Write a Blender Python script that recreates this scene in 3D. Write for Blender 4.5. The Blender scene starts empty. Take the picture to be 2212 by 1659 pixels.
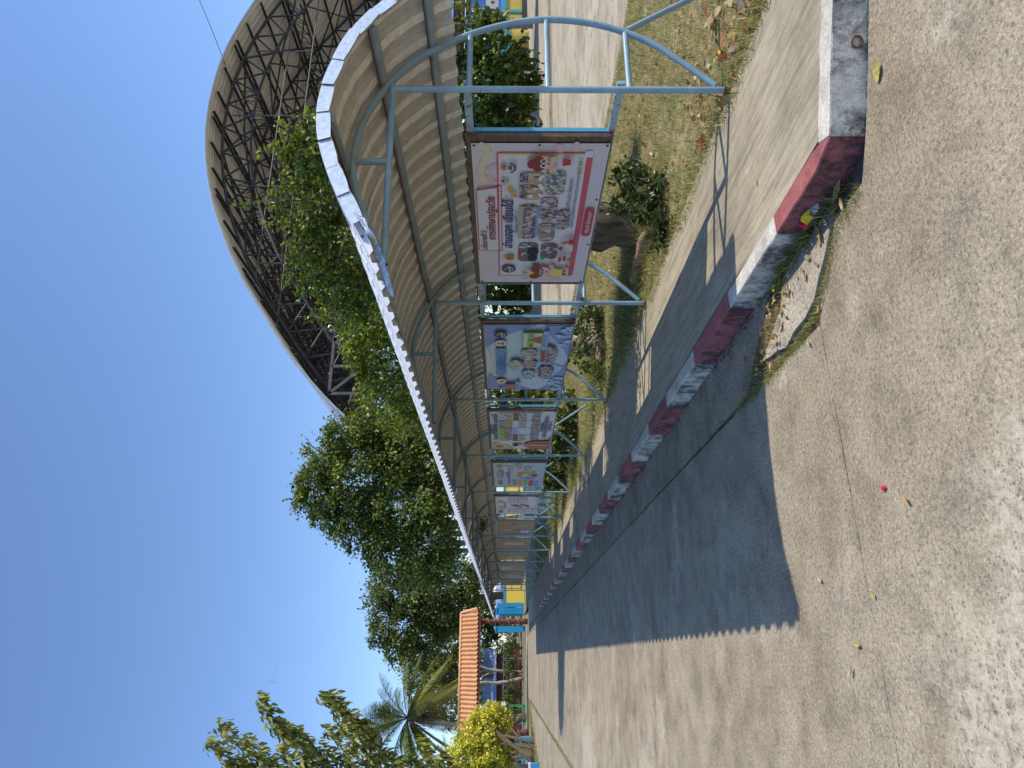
import bpy, math, random
import numpy as np
from mathutils import Vector, Matrix
random.seed(7); RNG = np.random.default_rng(7)
SC = bpy.context.scene
COL = SC.collection
R = math.radians

# ------------------------------------------------------------------ camera, sky, sun, exposure
YAW, PITCH, CAMZ = 0.3716, 0.00913, 1.57
fwd = Vector((math.sin(YAW) * math.cos(PITCH), math.cos(YAW) * math.cos(PITCH), -math.sin(PITCH)))
rgt = Vector((math.cos(YAW), -math.sin(YAW), 0.0))
upv = rgt.cross(fwd)
cam_d = bpy.data.cameras.new('camera'); cam = bpy.data.objects.new('camera', cam_d); COL.objects.link(cam)
# the phone was held sideways: world up points to the left of the picture
cx, cy, cz = -upv, rgt, -fwd
m = Matrix(((cx.x, cy.x, cz.x, 0), (cx.y, cy.y, cz.y, 0), (cx.z, cy.z, cz.z, CAMZ), (0, 0, 0, 1)))
cam.matrix_world = m
cam_d.sensor_width = 36.0; cam_d.lens = 36.0 * 1533 / 2212
cam_d.clip_start = 0.05; cam_d.clip_end = 3000
SC.camera = cam

SUN_EL, SUN_AZ = R(48.6), R(117.7)
world = bpy.data.worlds.new('World'); SC.world = world; world.use_nodes = True
wn = world.node_tree
sky = wn.nodes.new('ShaderNodeTexSky'); sky.sky_type = 'NISHITA'; sky.sun_disc = False
sky.sun_elevation = SUN_EL; sky.sun_rotation = SUN_AZ
sky.air_density = 1.0; sky.dust_density = 0.35; sky.ozone_density = 2.2; sky.altitude = 0
tint = wn.nodes.new('ShaderNodeMix'); tint.data_type = 'RGBA'; tint.blend_type = 'MULTIPLY'; tint.inputs[0].default_value = 1.0
tint.inputs[7].default_value = (0.90, 1.0, 1.17, 1)
wn.links.new(sky.outputs[0], tint.inputs[6]); wn.links.new(tint.outputs[2], wn.nodes['Background'].inputs[0])
wn.nodes['Background'].inputs[1].default_value = 0.146
sun_d = bpy.data.lights.new('sun', 'SUN'); sun_d.energy = 3.85; sun_d.angle = R(0.5); sun_d.color = (1.0, 0.915, 0.75)
sun = bpy.data.objects.new('sun', sun_d); COL.objects.link(sun)
sdir = Vector((math.sin(SUN_AZ) * math.cos(SUN_EL), math.cos(SUN_AZ) * math.cos(SUN_EL), math.sin(SUN_EL)))
sun.rotation_euler = sdir.to_track_quat('Z', 'Y').to_euler()
SC.view_settings.view_transform = 'Standard'; SC.view_settings.look = 'None'
SC.view_settings.exposure = 0.27; SC.view_settings.gamma = 1.0; SC.view_settings.use_curve_mapping = False
SC.cycles.max_bounces = 8; SC.cycles.diffuse_bounces = 4; SC.cycles.transparent_max_bounces = 8

def P(x, y, depth):
    """point at a camera distance along a sight line of the (2212 wide) photograph; used to lay out the far plants"""
    u, v = 1659 - y, x
    return Vector((0, 0, CAMZ)) + (fwd + rgt * ((u - 829.5) / 1533) - upv * ((v - 1106) / 1533)) * depth

# ------------------------------------------------------------------ materials
MATS = {}
def newmat(name):
    m = bpy.data.materials.new(name); m.use_nodes = True
    nt = m.node_tree; b = nt.nodes['Principled BSDF']
    MATS[name] = m
    return m, nt, b
def N(nt, t, **kw):
    n = nt.nodes.new(t)
    for k, v in kw.items(): setattr(n, k, v)
    return n
def pos(nt, scale=(1, 1, 1)):
    g = N(nt, 'ShaderNodeNewGeometry'); mp = N(nt, 'ShaderNodeMapping')
    mp.inputs['Scale'].default_value = scale
    nt.links.new(g.outputs['Position'], mp.inputs['Vector'])
    return mp.outputs[0]
def noise(nt, vec, scale, detail=4, rough=0.6):
    n = N(nt, 'ShaderNodeTexNoise'); n.inputs['Scale'].default_value = scale
    n.inputs['Detail'].default_value = detail; n.inputs['Roughness'].default_value = rough
    nt.links.new(vec, n.inputs['Vector']); return n.outputs['Fac']
def ramp(nt, fac, stops):
    r = N(nt, 'ShaderNodeValToRGB')
    while len(r.color_ramp.elements) < len(stops): r.color_ramp.elements.new(0.5)
    for e, (p, c) in zip(r.color_ramp.elements, stops):
        e.position = p; e.color = (c[0], c[1], c[2], 1) if not isinstance(c, (int, float)) else (c, c, c, 1)
    nt.links.new(fac, r.inputs['Fac']); return r.outputs['Color']
def mix(nt, fac, a, b, mode='MIX'):
    n = N(nt, 'ShaderNodeMix', data_type='RGBA', blend_type=mode)
    if isinstance(fac, (int, float)): n.inputs[0].default_value = fac
    else: nt.links.new(fac, n.inputs[0])
    for i, x in ((6, a), (7, b)):
        if isinstance(x, tuple): n.inputs[i].default_value = (x[0], x[1], x[2], 1)
        else: nt.links.new(x, n.inputs[i])
    return n.outputs[2]
def mth(nt, op, a, b=None):
    n = N(nt, 'ShaderNodeMath', operation=op)
    for i, x in ((0, a), (1, b)):
        if x is None: continue
        if isinstance(x, (int, float)): n.inputs[i].default_value = x
        else: nt.links.new(x, n.inputs[i])
    return n.outputs[0]
def bump(nt, b, h, strength=0.4, dist=0.01):
    n = N(nt, 'ShaderNodeBump'); n.inputs['Strength'].default_value = strength; n.inputs['Distance'].default_value = dist
    nt.links.new(h, n.inputs['Height']); nt.links.new(n.outputs[0], b.inputs['Normal'])

def simple(name, c, rough=0.6, metal=0.0, var=0.12, scale=6.0, stretch=(1, 1, 1), bmp=0.15, spec=0.4, dirt=None, dirtscale=9.0, dirtcut=0.6):
    """base colour with a soft mottle, optional dirt/rust patches and a fine relief"""
    m, nt, b = newmat(name)
    v = pos(nt, stretch)
    n1 = noise(nt, v, scale, 5)
    lo = tuple(x * (1 - var * 1.6) for x in c); hi = tuple(min(1, x * (1 + var)) for x in c)
    col = ramp(nt, n1, [(0.3, lo), (0.7, hi)])
    if dirt:
        n2 = noise(nt, v, dirtscale, 8, 0.7)
        f = ramp(nt, n2, [(dirtcut, 0.0), (dirtcut + 0.07, 1.0)])
        col = mix(nt, f, col, dirt)
    nt.links.new(col, b.inputs['Base Color'])
    b.inputs['Roughness'].default_value = rough; b.inputs['Metallic'].default_value = metal
    b.inputs['Specular IOR Level'].default_value = spec
    if bmp: bump(nt, b, noise(nt, v, scale * 14, 3), bmp, 0.004)
    return m

def concrete_aggregate(name, base, light, peb_scale=62.0, wash=0.5, fine=1.0, worn=()):
    m, nt, b = newmat(name)
    v = pos(nt)
    big = noise(nt, v, 0.55, 5, 0.62); mid = noise(nt, v, 3.1, 6, 0.68); grain = noise(nt, v, 160 * fine, 3, 0.75); g2 = noise(nt, v, 48, 4, 0.7)
    col = ramp(nt, big, [(0.3, tuple(x * k_ for x, k_ in zip(base, (0.74, 0.70, 0.66)))), (0.55, base), (0.75, tuple(x * 1.12 for x in base))])
    col = mix(nt, 0.75, col, ramp(nt, mid, [(0.27, 0.42), (0.5, 0.98), (0.73, 1.32)]), 'MULTIPLY')
    col = mix(nt, 0.85, col, ramp(nt, grain, [(0.3, 0.55), (0.5, 1.0), (0.7, 1.35)]), 'MULTIPLY')
    col = mix(nt, 0.8, col, ramp(nt, g2, [(0.32, 0.55), (0.5, 1.0), (0.68, 1.36)]), 'MULTIPLY')
    # exposed pebbles: dark and pale ones
    def pebbles(scale, lo, hi, size):
        vo = N(nt, 'ShaderNodeTexVoronoi'); vo.inputs['Scale'].default_value = scale; nt.links.new(v, vo.inputs['Vector'])
        sep = N(nt, 'ShaderNodeSeparateColor'); nt.links.new(vo.outputs['Color'], sep.inputs[0])
        r = mth(nt, 'MULTIPLY', mth(nt, 'GREATER_THAN', sep.outputs[0], lo), mth(nt, 'LESS_THAN', sep.outputs[0], hi))
        sz = mth(nt, 'MULTIPLY', sep.outputs[1], size)
        return mth(nt, 'MULTIPLY', r, mth(nt, 'LESS_THAN', vo.outputs['Distance'], sz)), vo.outputs['Distance']
    pd, dist = pebbles(peb_scale * 0.95, 0.38, 1.0, 0.44)
    pl, _ = pebbles(peb_scale * 1.35, 0.0, 0.35, 0.40)
    # worn, bleached wash patches
    w = noise(nt, v, 0.85, 8, 0.72)
    wf = mth(nt, 'MULTIPLY', ramp(nt, w, [(0.56, 0.0), (0.68, 1.0)]), wash)
    for (px_, py_, pr_) in worn:
        dn = N(nt, 'ShaderNodeVectorMath', operation='DISTANCE'); nt.links.new(v, dn.inputs[0]); dn.inputs[1].default_value = (px_, py_, 0)
        wob_ = mth(nt, 'ADD', mth(nt, 'DIVIDE', dn.outputs['Value'], pr_), mth(nt, 'MULTIPLY', mth(nt, 'SUBTRACT', noise(nt, v, 2.4, 7, 0.72), 0.5), 2.6))
        wf = mth(nt, 'MAXIMUM', wf, mth(nt, 'MULTIPLY', ramp(nt, wob_, [(0.45, 1.0), (1.05, 0.0)]), 0.72))
    w2 = noise(nt, v, 21, 5, 0.7)
    wf = mth(nt, 'MULTIPLY', wf, ramp(nt, w2, [(0.37, 0.0), (0.55, 1.0)]))
    col = mix(nt, wf, col, light)
    col = mix(nt, 0.75, col, ramp(nt, noise(nt, v, 75, 5, 0.8), [(0.34, 0.62), (0.5, 1.0), (0.66, 1.22)]), 'MULTIPLY')
    col = mix(nt, mth(nt, 'MULTIPLY', pl, 0.55), col, tuple(min(1, x * 1.55) for x in base))
    col = mix(nt, mth(nt, 'MULTIPLY', pd, 0.62), col, (0.135, 0.13, 0.125))
    nt.links.new(col, b.inputs['Base Color']); b.inputs['Roughness'].default_value = 0.92; b.inputs['Specular IOR Level'].default_value = 0.25
    h = mth(nt, 'ADD', mth(nt, 'MULTIPLY', grain, 0.5), mth(nt, 'MULTIPLY', g2, 0.8))
    bump(nt, b, mth(nt, 'SUBTRACT', h, mth(nt, 'MULTIPLY', pd, 0.5)), 0.7, 0.006)
    return m

def concrete_brushed(name, base, stain=0.5):
    m, nt, b = newmat(name)
    v = pos(nt, (1, 0.07, 1)); v0 = pos(nt)
    s1 = noise(nt, v, 26, 5, 0.7); s2 = noise(nt, v, 120, 3, 0.7); big = noise(nt, v0, 0.9, 6, 0.65); g = noise(nt, v0, 90, 3, 0.7)
    col = ramp(nt, big, [(0.28, tuple(x * (1 - stain) for x in base)), (0.5, base), (0.75, tuple(x * 1.1 for x in base))])
    col = mix(nt, 0.8, col, ramp(nt, s1, [(0.3, 0.5), (0.5, 1.0), (0.7, 1.3)]), 'MULTIPLY')
    col = mix(nt, 0.7, col, ramp(nt, s2, [(0.3, 0.72), (0.5, 1.0), (0.7, 1.2)]), 'MULTIPLY')
    col = mix(nt, 0.5, col, ramp(nt, g, [(0.3, 0.75), (0.7, 1.2)]), 'MULTIPLY')
    nt.links.new(col, b.inputs['Base Color']); b.inputs['Roughness'].default_value = 0.9; b.inputs['Specular IOR Level'].default_value = 0.25
    bump(nt, b, mth(nt, 'ADD', s2, mth(nt, 'MULTIPLY', g, 0.6)), 0.5, 0.004)
    return m

def kerb_paint(name, base, mould, under):
    """old paint: black mould in streaks on the upright face, chips down to the concrete"""
    m, nt, b = newmat(name)
    v = pos(nt); vs = pos(nt, (1, 1, 0.7))
    n1 = noise(nt, v, 7, 6, 0.7); n2 = noise(nt, vs, 5.2, 9, 0.8); n3 = noise(nt, v, 70, 4, 0.7); n4 = noise(nt, v, 24, 6, 0.7)
    col = ramp(nt, n1, [(0.3, tuple(x * 0.72 for x in base)), (0.7, tuple(min(1, x * 1.12) for x in base))])
    col = mix(nt, 0.5, col, ramp(nt, n3, [(0.3, 0.72), (0.7, 1.2)]), 'MULTIPLY')
    col = mix(nt, ramp(nt, n4, [(0.60, 0.0), (0.66, 0.8)]), col, under)
    g = N(nt, 'ShaderNodeNewGeometry'); sp = N(nt, 'ShaderNodeSeparateXYZ'); nt.links.new(g.outputs['True Normal'], sp.inputs[0])
    upright = mth(nt, 'LESS_THAN', mth(nt, 'ABSOLUTE', sp.outputs[2]), 0.5)
    mo = mth(nt, 'MULTIPLY', upright, ramp(nt, n2, [(0.42, 0.0), (0.56, 0.92)]))
    top = mth(nt, 'MULTIPLY', mth(nt, 'SUBTRACT', 1.0, upright), ramp(nt, n2, [(0.42, 0.0), (0.70, 0.55)]))
    col = mix(nt, mth(nt, 'ADD', mo, top), col, mould)
    nt.links.new(col, b.inputs['Base Color']); b.inputs['Roughness'].default_value = 0.85
    bump(nt, b, mth(nt, 'ADD', n3, n4), 0.6, 0.006)
    return m

def leafmat(name, rough=0.45, trans=0.35, tint=(1, 1, 1), ttint=(1.5, 1.35, 0.45)):
    m, nt, b = newmat(name)
    a = N(nt, 'ShaderNodeAttribute', attribute_name='Col')
    c = mix(nt, 1.0, a.outputs['Color'], tint, 'MULTIPLY')
    nt.links.new(c, b.inputs['Base Color']); b.inputs['Roughness'].default_value = rough; b.inputs['Specular IOR Level'].default_value = 0.45
    t = N(nt, 'ShaderNodeBsdfTranslucent'); nt.links.new(mix(nt, 1.0, c, ttint, 'MULTIPLY'), t.inputs[0])
    ms = N(nt, 'ShaderNodeMixShader'); ms.inputs[0].default_value = trans
    nt.links.new(b.outputs[0], ms.inputs[1]); nt.links.new(t.outputs[0], ms.inputs[2])
    nt.links.new(ms.outputs[0], nt.nodes['Material Output'].inputs['Surface'])
    return m

def photo_print(name, stops, scale=55):
    """a printed snapshot of a crowd: many small blotches of clothes, skin and hair"""
    m, nt, b = newmat(name)
    v = pos(nt, (1, 1, 0.62)); vo = N(nt, 'ShaderNodeTexVoronoi'); vo.inputs['Scale'].default_value = scale; nt.links.new(v, vo.inputs['Vector'])
    sep = N(nt, 'ShaderNodeSeparateColor'); nt.links.new(vo.outputs['Color'], sep.inputs[0])
    c = ramp(nt, sep.outputs[0], stops)
    for e in c.node.color_ramp.elements: pass
    c.node.color_ramp.interpolation = 'CONSTANT'
    c = mix(nt, 0.6, c, ramp(nt, noise(nt, pos(nt), 9, 4), [(0.3, 0.6), (0.7, 1.3)]), 'MULTIPLY')
    nt.links.new(c, b.inputs['Base Color']); b.inputs['Roughness'].default_value = 0.4
    return m

def flat(name, c, rough=0.55):
    m, nt, b = newmat(name)
    b.inputs['Base Color'].default_value = (c[0], c[1], c[2], 1); b.inputs['Roughness'].default_value = rough
    b.inputs['Specular IOR Level'].default_value = 0.3
    if name.startswith('ink_'): crease(nt, b); b.inputs['Specular IOR Level'].default_value = 0.2
    return m
def crease(nt, b, k=0.35):
    """soft folds of a hung vinyl sheet"""
    n1 = noise(nt, pos(nt, (1, 1.6, 0.7)), 5.5, 3); n2 = noise(nt, pos(nt, (1, 0.5, 2.2)), 11, 3)
    bump(nt, b, mth(nt, 'ADD', n1, mth(nt, 'MULTIPLY', n2, 0.5)), k, 0.05)

concrete_aggregate('road_concrete', (0.360, 0.307, 0.222), (0.60, 0.53, 0.415), 62, 0.85, worn=((-.25, 2.45, .55), (-.55, 2.05, .6), (.35, 2.1, .4), (-1.9, 9.0, 1.2), (-1.8, 15, 1.6)))
concrete_aggregate('gutter_concrete', (0.35, 0.30, 0.215), (0.5, 0.45, 0.38), 75, 0.5)
concrete_aggregate('apron_concrete', (0.47, 0.42, 0.34), (0.6, 0.55, 0.46), 80, 0.3)
concrete_aggregate('yard_concrete', (0.46, 0.405, 0.31), (0.6, 0.55, 0.48), 40, 0.5)
concrete_brushed('walk_concrete', (0.385, 0.335, 0.245), 0.42)
simple('soil', (0.16, 0.12, 0.085), 0.95, var=0.35, scale=20, bmp=0.8)
simple('dry_ground', (0.30, 0.245, 0.155), 0.95, var=0.4, scale=3.0, bmp=0.7, dirt=(0.15, 0.16, 0.06), dirtscale=1.6, dirtcut=0.5)
simple('lawn_soil', (0.31, 0.255, 0.13), 0.95, var=0.4, scale=9.0, bmp=0.9, dirt=(0.19, 0.185, 0.08), dirtscale=2.2, dirtcut=0.5)
simple('gravel', (0.30, 0.22, 0.15), 0.95, var=0.6, scale=30, bmp=1.0)
kerb_paint('kerb_red', (0.43, 0.125, 0.125), (0.03, 0.022, 0.022), (0.30, 0.17, 0.15))
kerb_paint('kerb_white', (0.70, 0.655, 0.575), (0.045, 0.042, 0.04), (0.36, 0.33, 0.28))
simple('pipe_blue', (0.235, 0.36, 0.45), 0.36, var=0.14, scale=7, bmp=0.15, dirt=(0.15, 0.09, 0.06), dirtscale=17, dirtcut=0.63, spec=0.5)
simple('pipe_rusty', (0.33, 0.42, 0.47), 0.6, var=0.12, scale=8, dirt=(0.22, 0.11, 0.06), dirtscale=16, dirtcut=0.53)
simple('purlin_grey', (0.25, 0.31, 0.345), 0.5, var=0.14, scale=6, dirt=(0.20, 0.10, 0.06), dirtscale=11, dirtcut=0.62)
simple('purlin_rust', (0.19, 0.085, 0.05), 0.8, var=0.3, scale=14)
simple('bar_blue', (0.10, 0.37, 0.58), 0.35, var=0.08, scale=6)
simple('sheet_top', (0.80, 0.80, 0.80), 0.42, metal=0.25, var=0.06, scale=14, bmp=0.08)
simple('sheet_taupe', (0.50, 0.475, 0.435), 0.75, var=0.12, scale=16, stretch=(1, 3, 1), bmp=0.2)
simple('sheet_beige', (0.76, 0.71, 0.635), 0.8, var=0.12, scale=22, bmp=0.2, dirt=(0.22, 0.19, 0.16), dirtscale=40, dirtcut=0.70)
simple('galv', (0.62, 0.64, 0.67), 0.38, metal=0.7, var=0.12, scale=40, bmp=0.15)
simple('board_wood', (0.13, 0.075, 0.045), 0.55, var=0.35, scale=24, stretch=(1, 0.25, 1), bmp=0.4, dirt=(0.3, 0.2, 0.13), dirtscale=40, dirtcut=0.7)
simple('board_back', (0.25, 0.17, 0.11), 0.8, var=0.2, scale=10)
simple('hall_sheet', (0.57, 0.56, 0.53), 0.8, var=0.08, scale=3, bmp=0.1)
simple('hall_top', (0.66, 0.66, 0.72), 0.4, metal=0.2, var=0.06, scale=3, bmp=0.05)
simple('hall_lip', (0.36, 0.41, 0.48), 0.5, metal=0.0, var=0.08, scale=3)
simple('hall_steel', (0.028, 0.030, 0.042), 0.5, var=0.2, scale=5, bmp=0.05)
simple('hall_lattice', (0.075, 0.08, 0.085), 0.5, var=0.2, scale=5, bmp=0.05)
simple('rod_steel', (0.10, 0.09, 0.08), 0.6, var=0.2, scale=5)
simple('bark', (0.13, 0.095, 0.06), 0.95, var=0.4, scale=14, stretch=(1, 1, 0.25), bmp=1.0)
simple('bark_pale', (0.36, 0.32, 0.27), 0.9, var=0.3, scale=9, stretch=(1, 1, 0.3), bmp=0.7)
simple('log_wood', (0.34, 0.22, 0.14), 0.9, var=0.4, scale=16, stretch=(0.3, 1, 1), bmp=0.8)
simple('twig', (0.16, 0.13, 0.07), 0.9, var=0.3, scale=20)
simple('wall_yellow', (0.78, 0.60, 0.10), 0.7, var=0.06, scale=1.5, dirt=(0.45, 0.36, 0.12), dirtscale=0.8, dirtcut=0.62)
simple('wall_dull_yellow', (0.45, 0.36, 0.085), 0.8, var=0.12, scale=1.2, dirt=(0.22, 0.18, 0.06), dirtscale=1.1, dirtcut=0.6)
simple('wall_blue', (0.075, 0.24, 0.66), 0.6, var=0.06, scale=1.5)
simple('pillar_blue', (0.02, 0.30, 0.62), 0.5, var=0.08, scale=2)
simple('trim_teal', (0.02, 0.28, 0.34), 0.5, var=0.08, scale=2)
simple('pillar_green', (0.03, 0.38, 0.28), 0.5, var=0.08, scale=2)
simple('white_paint', (0.78, 0.77, 0.74), 0.5, var=0.06, scale=4)
simple('cream_paint', (0.60, 0.55, 0.42), 0.6, var=0.08, scale=4)
simple('roof_white_blue', (0.34, 0.39, 0.56), 0.45, var=0.06, scale=2)
simple('dark_wall', (0.05, 0.045, 0.045), 0.8, var=0.3, scale=1)
simple('brown_wall', (0.14, 0.045, 0.04), 0.8, var=0.2, scale=1)
simple('tile_orange', (0.62, 0.30, 0.13), 0.55, var=0.10, scale=2.0, bmp=0.1)
simple('ridge_orange', (0.68, 0.34, 0.17), 0.6, var=0.08, scale=2)
simple('post_bark', (0.17, 0.075, 0.055), 0.85, var=0.3, scale=7, bmp=0.6)
simple('post_root', (0.40, 0.20, 0.13), 0.8, var=0.2, scale=9)
simple('green_steel', (0.03, 0.27, 0.08), 0.5, var=0.1)
simple('rubber', (0.07, 0.07, 0.075), 0.8, var=0.2, scale=30)
simple('wire_black', (0.015, 0.017, 0.02), 0.5)
simple('grey_steel', (0.30, 0.31, 0.32), 0.5)
simple('dry_leaf', (0.42, 0.26, 0.12), 0.75, var=0.3, scale=40, bmp=0.3)
simple('tan_leaf', (0.55, 0.40, 0.23), 0.75, var=0.2, scale=40, bmp=0.3)
simple('yellow_leaf', (0.46, 0.40, 0.10), 0.6, var=0.2, scale=60, dirt=(0.30, 0.2, 0.05), dirtscale=50, dirtcut=0.6)
simple('orange_leaf', (0.50, 0.27, 0.06), 0.65, var=0.25, scale=50)
simple('red_leaf', (0.40, 0.09, 0.035), 0.65, var=0.25, scale=50)
simple('silver_foil', (0.68, 0.69, 0.72), 0.25, metal=0.4, var=0.1, scale=30)
flat('foil_yellow', (0.75, 0.55, 0.02)); flat('foil_red', (0.55, 0.02, 0.06)); flat('plastic_red', (0.70, 0.02, 0.03)); flat('glass_dark', (0.015, 0.02, 0.03), 0.08)
simple('clay_pipe', (0.40, 0.20, 0.09), 0.8)
leafmat('leaf_vine', 0.38, 0.33); leafmat('leaf_tree', 0.45, 0.33); leafmat('leaf_far', 0.55, 0.33); leafmat('grass_blade', 0.6, 0.35, ttint=(1.15, 1.15, 0.6)); leafmat('palm_leaf', 0.45, 0.2); leafmat('petal', 0.6, 0.3, ttint=(1, 1, 1))

# ------------------------------------------------------------------ mesh helpers
ORG = {}
def tagp(o, label=None, cat=None, group=None, kind=None):
    if label: o['label'] = label
    if cat: o['category'] = cat
    if group: o['group'] = group
    if kind: o['kind'] = kind
    return o
def thing(name, label, cat, loc=(0, 0, 0), group=None):
    o = bpy.data.objects.new(name, None); COL.objects.link(o); o.location = loc
    o.empty_display_size = 0.2
    ORG[o.name] = Vector(loc)
    return tagp(o, label, cat, group)
def org(o):
    return ORG[o.name] if o is not None else Vector((0, 0, 0))
def link_mesh(name, me, parent=None, loc=None):
    o = bpy.data.objects.new(name, me); COL.objects.link(o)
    if parent is not None: o.parent = parent
    if loc is not None: o.location = loc
    ORG[o.name] = org(parent) + (Vector(loc) if loc is not None else Vector((0, 0, 0)))
    return o

class MB:
    def __init__(s): s.v = []; s.f = []; s.mi = []; s.c = []
    def add(s, vs, fs, mi=0):
        b = len(s.v); s.v += [tuple(x) for x in vs]
        for f in fs: s.f.append(tuple(b + i for i in f)); s.mi.append(mi)
    def box(s, c, d, mi=0, rot=None):
        hx, hy, hz = d[0] / 2, d[1] / 2, d[2] / 2
        vs = [Vector((sx * hx, sy * hy, sz * hz)) for sx in (-1, 1) for sy in (-1, 1) for sz in (-1, 1)]
        if rot is not None: vs = [rot @ x for x in vs]
        c = Vector(c)
        s.add([c + x for x in vs], [(0, 1, 3, 2), (4, 6, 7, 5), (0, 4, 5, 1), (2, 3, 7, 6), (0, 2, 6, 4), (1, 5, 7, 3)], mi)
    def beam(s, p, q, w, h, mi=0, up=(0, 0, 1)):
        p, q = Vector(p), Vector(q); d = q - p; L = d.length; d = d.normalized()
        up = Vector(up)
        if abs(d.dot(up)) > 0.98: up = Vector((1, 0, 0))
        x = d.cross(up).normalized(); z = x.cross(d)
        s.box((p + q) / 2, (w, L, h), mi, Matrix((x, d, z)).transposed())
    def tube(s, pts, r, seg=8, mi=0, caps=True, radii=None):
        pts = [Vector(p) for p in pts]; n = len(pts); rings = []
        up = None
        for i, p in enumerate(pts):
            t = (pts[min(i + 1, n - 1)] - pts[max(i - 1, 0)]).normalized()
            if up is None:
                up = Vector((0, 0, 1)) if abs(t.z) < 0.9 else Vector((0, 1, 0))
            a = t.cross(up).normalized(); bb = a.cross(t).normalized(); up = bb
            rr = radii[i] if radii else r
            rings.append([p + a * (rr * math.cos(2 * math.pi * k / seg)) + bb * (rr * math.sin(2 * math.pi * k / seg)) for k in range(seg)])
        vs = [v for rg in rings for v in rg]; fs = []
        for i in range(n - 1):
            for k in range(seg):
                k2 = (k + 1) % seg
                fs.append((i * seg + k, i * seg + k2, (i + 1) * seg + k2, (i + 1) * seg + k))
        if caps:
            fs.append(tuple(range(seg))[::-1]); fs.append(tuple((n - 1) * seg + k for k in range(seg)))
        s.add(vs, fs, mi)
    def lathe(s, c, prof, seg=20, mi=0):
        vs = []; fs = []
        for r, z in prof:
            for k in range(seg):
                a = 2 * math.pi * k / seg; vs.append((c[0] + r * math.cos(a), c[1] + r * math.sin(a), c[2] + z))
        for i in range(len(prof) - 1):
            for k in range(seg):
                k2 = (k + 1) % seg; fs.append((i * seg + k, i * seg + k2, (i + 1) * seg + k2, (i + 1) * seg + k))
        s.add(vs, fs, mi)
    def prism(s, poly, z0, z1, mi=0):
        n = len(poly); vs = [(x, y, z0) for x, y in poly] + [(x, y, z1) for x, y in poly]
        fs = [tuple(range(n))[::-1], tuple(range(n, 2 * n))] + [(i, (i + 1) % n, n + (i + 1) % n, n + i) for i in range(n)]
        s.add(vs, fs, mi)
    def build(s, name, mats, parent=None, smooth=False, kind=None, origin=None):
        if isinstance(mats, str): mats = [mats]
        o0 = org(parent) if parent is not None else (Vector(origin) if origin is not None else Vector((0, 0, 0)))
        me = bpy.data.meshes.new(name)
        me.from_pydata([(x - o0.x, y - o0.y, z - o0.z) for x, y, z in s.v], [], s.f)
        for mm in mats: me.materials.append(MATS[mm])
        if len(mats) > 1: me.polygons.foreach_set('material_index', s.mi)
        if smooth: me.polygons.foreach_set('use_smooth', [True] * len(me.polygons))
        me.update()
        o = link_mesh(name, me, parent)
        if parent is None and origin is not None: o.location = origin; ORG[o.name] = Vector(origin)
        if kind: o['kind'] = kind
        return o

def smooth_by_angle(o, ang=40):
    me = o.data
    me.polygons.foreach_set('use_smooth', [True] * len(me.polygons))
    try: me.set_sharp_from_angle(angle=R(ang))
    except Exception: pass

def catmull(pts, per=4):
    pts = [Vector(p) for p in pts]; out = []
    for i in range(len(pts) - 1):
        p0 = pts[max(i - 1, 0)]; p1 = pts[i]; p2 = pts[i + 1]; p3 = pts[min(i + 2, len(pts) - 1)]
        for k in range(per):
            t = k / per
            out.append(0.5 * ((2 * p1) + (p2 - p0) * t + (2 * p0 - 5 * p1 + 4 * p2 - p3) * t * t + (3 * p1 - p0 - 3 * p2 + p3) * t ** 3))
    out.append(pts[-1]); return out

def scatter(name, tv, tf, posn, X, Y, Z, scale, color, mat, parent=None, kind=None):
    """many small leaves or blades as one mesh; tv template vertices, X Y Z per-copy axes, color per copy"""
    tv = np.asarray(tv, float); n = len(posn); k = len(tv)
    o0 = np.array(org(parent)) if parent is not None else np.zeros(3)
    sc = np.asarray(scale).reshape(n, 1, 1) if np.ndim(scale) else scale
    V = posn[:, None, :] + sc * (tv[None, :, 0:1] * X[:, None, :] + tv[None, :, 1:2] * Y[:, None, :] + tv[None, :, 2:3] * Z[:, None, :]) - o0
    V = V.reshape(-1, 3)
    lens = [len(f) for f in tf]; flat_f = np.concatenate([np.array(f) for f in tf])
    loops = (np.arange(n)[:, None] * k + flat_f[None, :]).ravel()
    nf = len(tf); tot = np.tile(np.array(lens), n); start = np.concatenate([[0], np.cumsum(tot)[:-1]])
    me = bpy.data.meshes.new(name)
    me.vertices.add(len(V)); me.vertices.foreach_set('co', V.astype(np.float32).ravel())
    me.loops.add(len(loops)); me.loops.foreach_set('vertex_index', loops.astype(np.int32))
    me.polygons.add(n * nf); me.polygons.foreach_set('loop_start', start.astype(np.int32)); me.polygons.foreach_set('loop_total', tot.astype(np.int32))
    at = me.attributes.new('Col', 'FLOAT_COLOR', 'FACE')
    cc = np.ones((n, nf, 4), np.float32); cc[:, :, :3] = np.asarray(color)[:, None, :]
    at.data.foreach_set('color', cc.ravel())
    me.materials.append(MATS[mat]); me.update(calc_edges=True)
    o = link_mesh(name, me, parent)
    if kind: o['kind'] = kind
    return o

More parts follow.
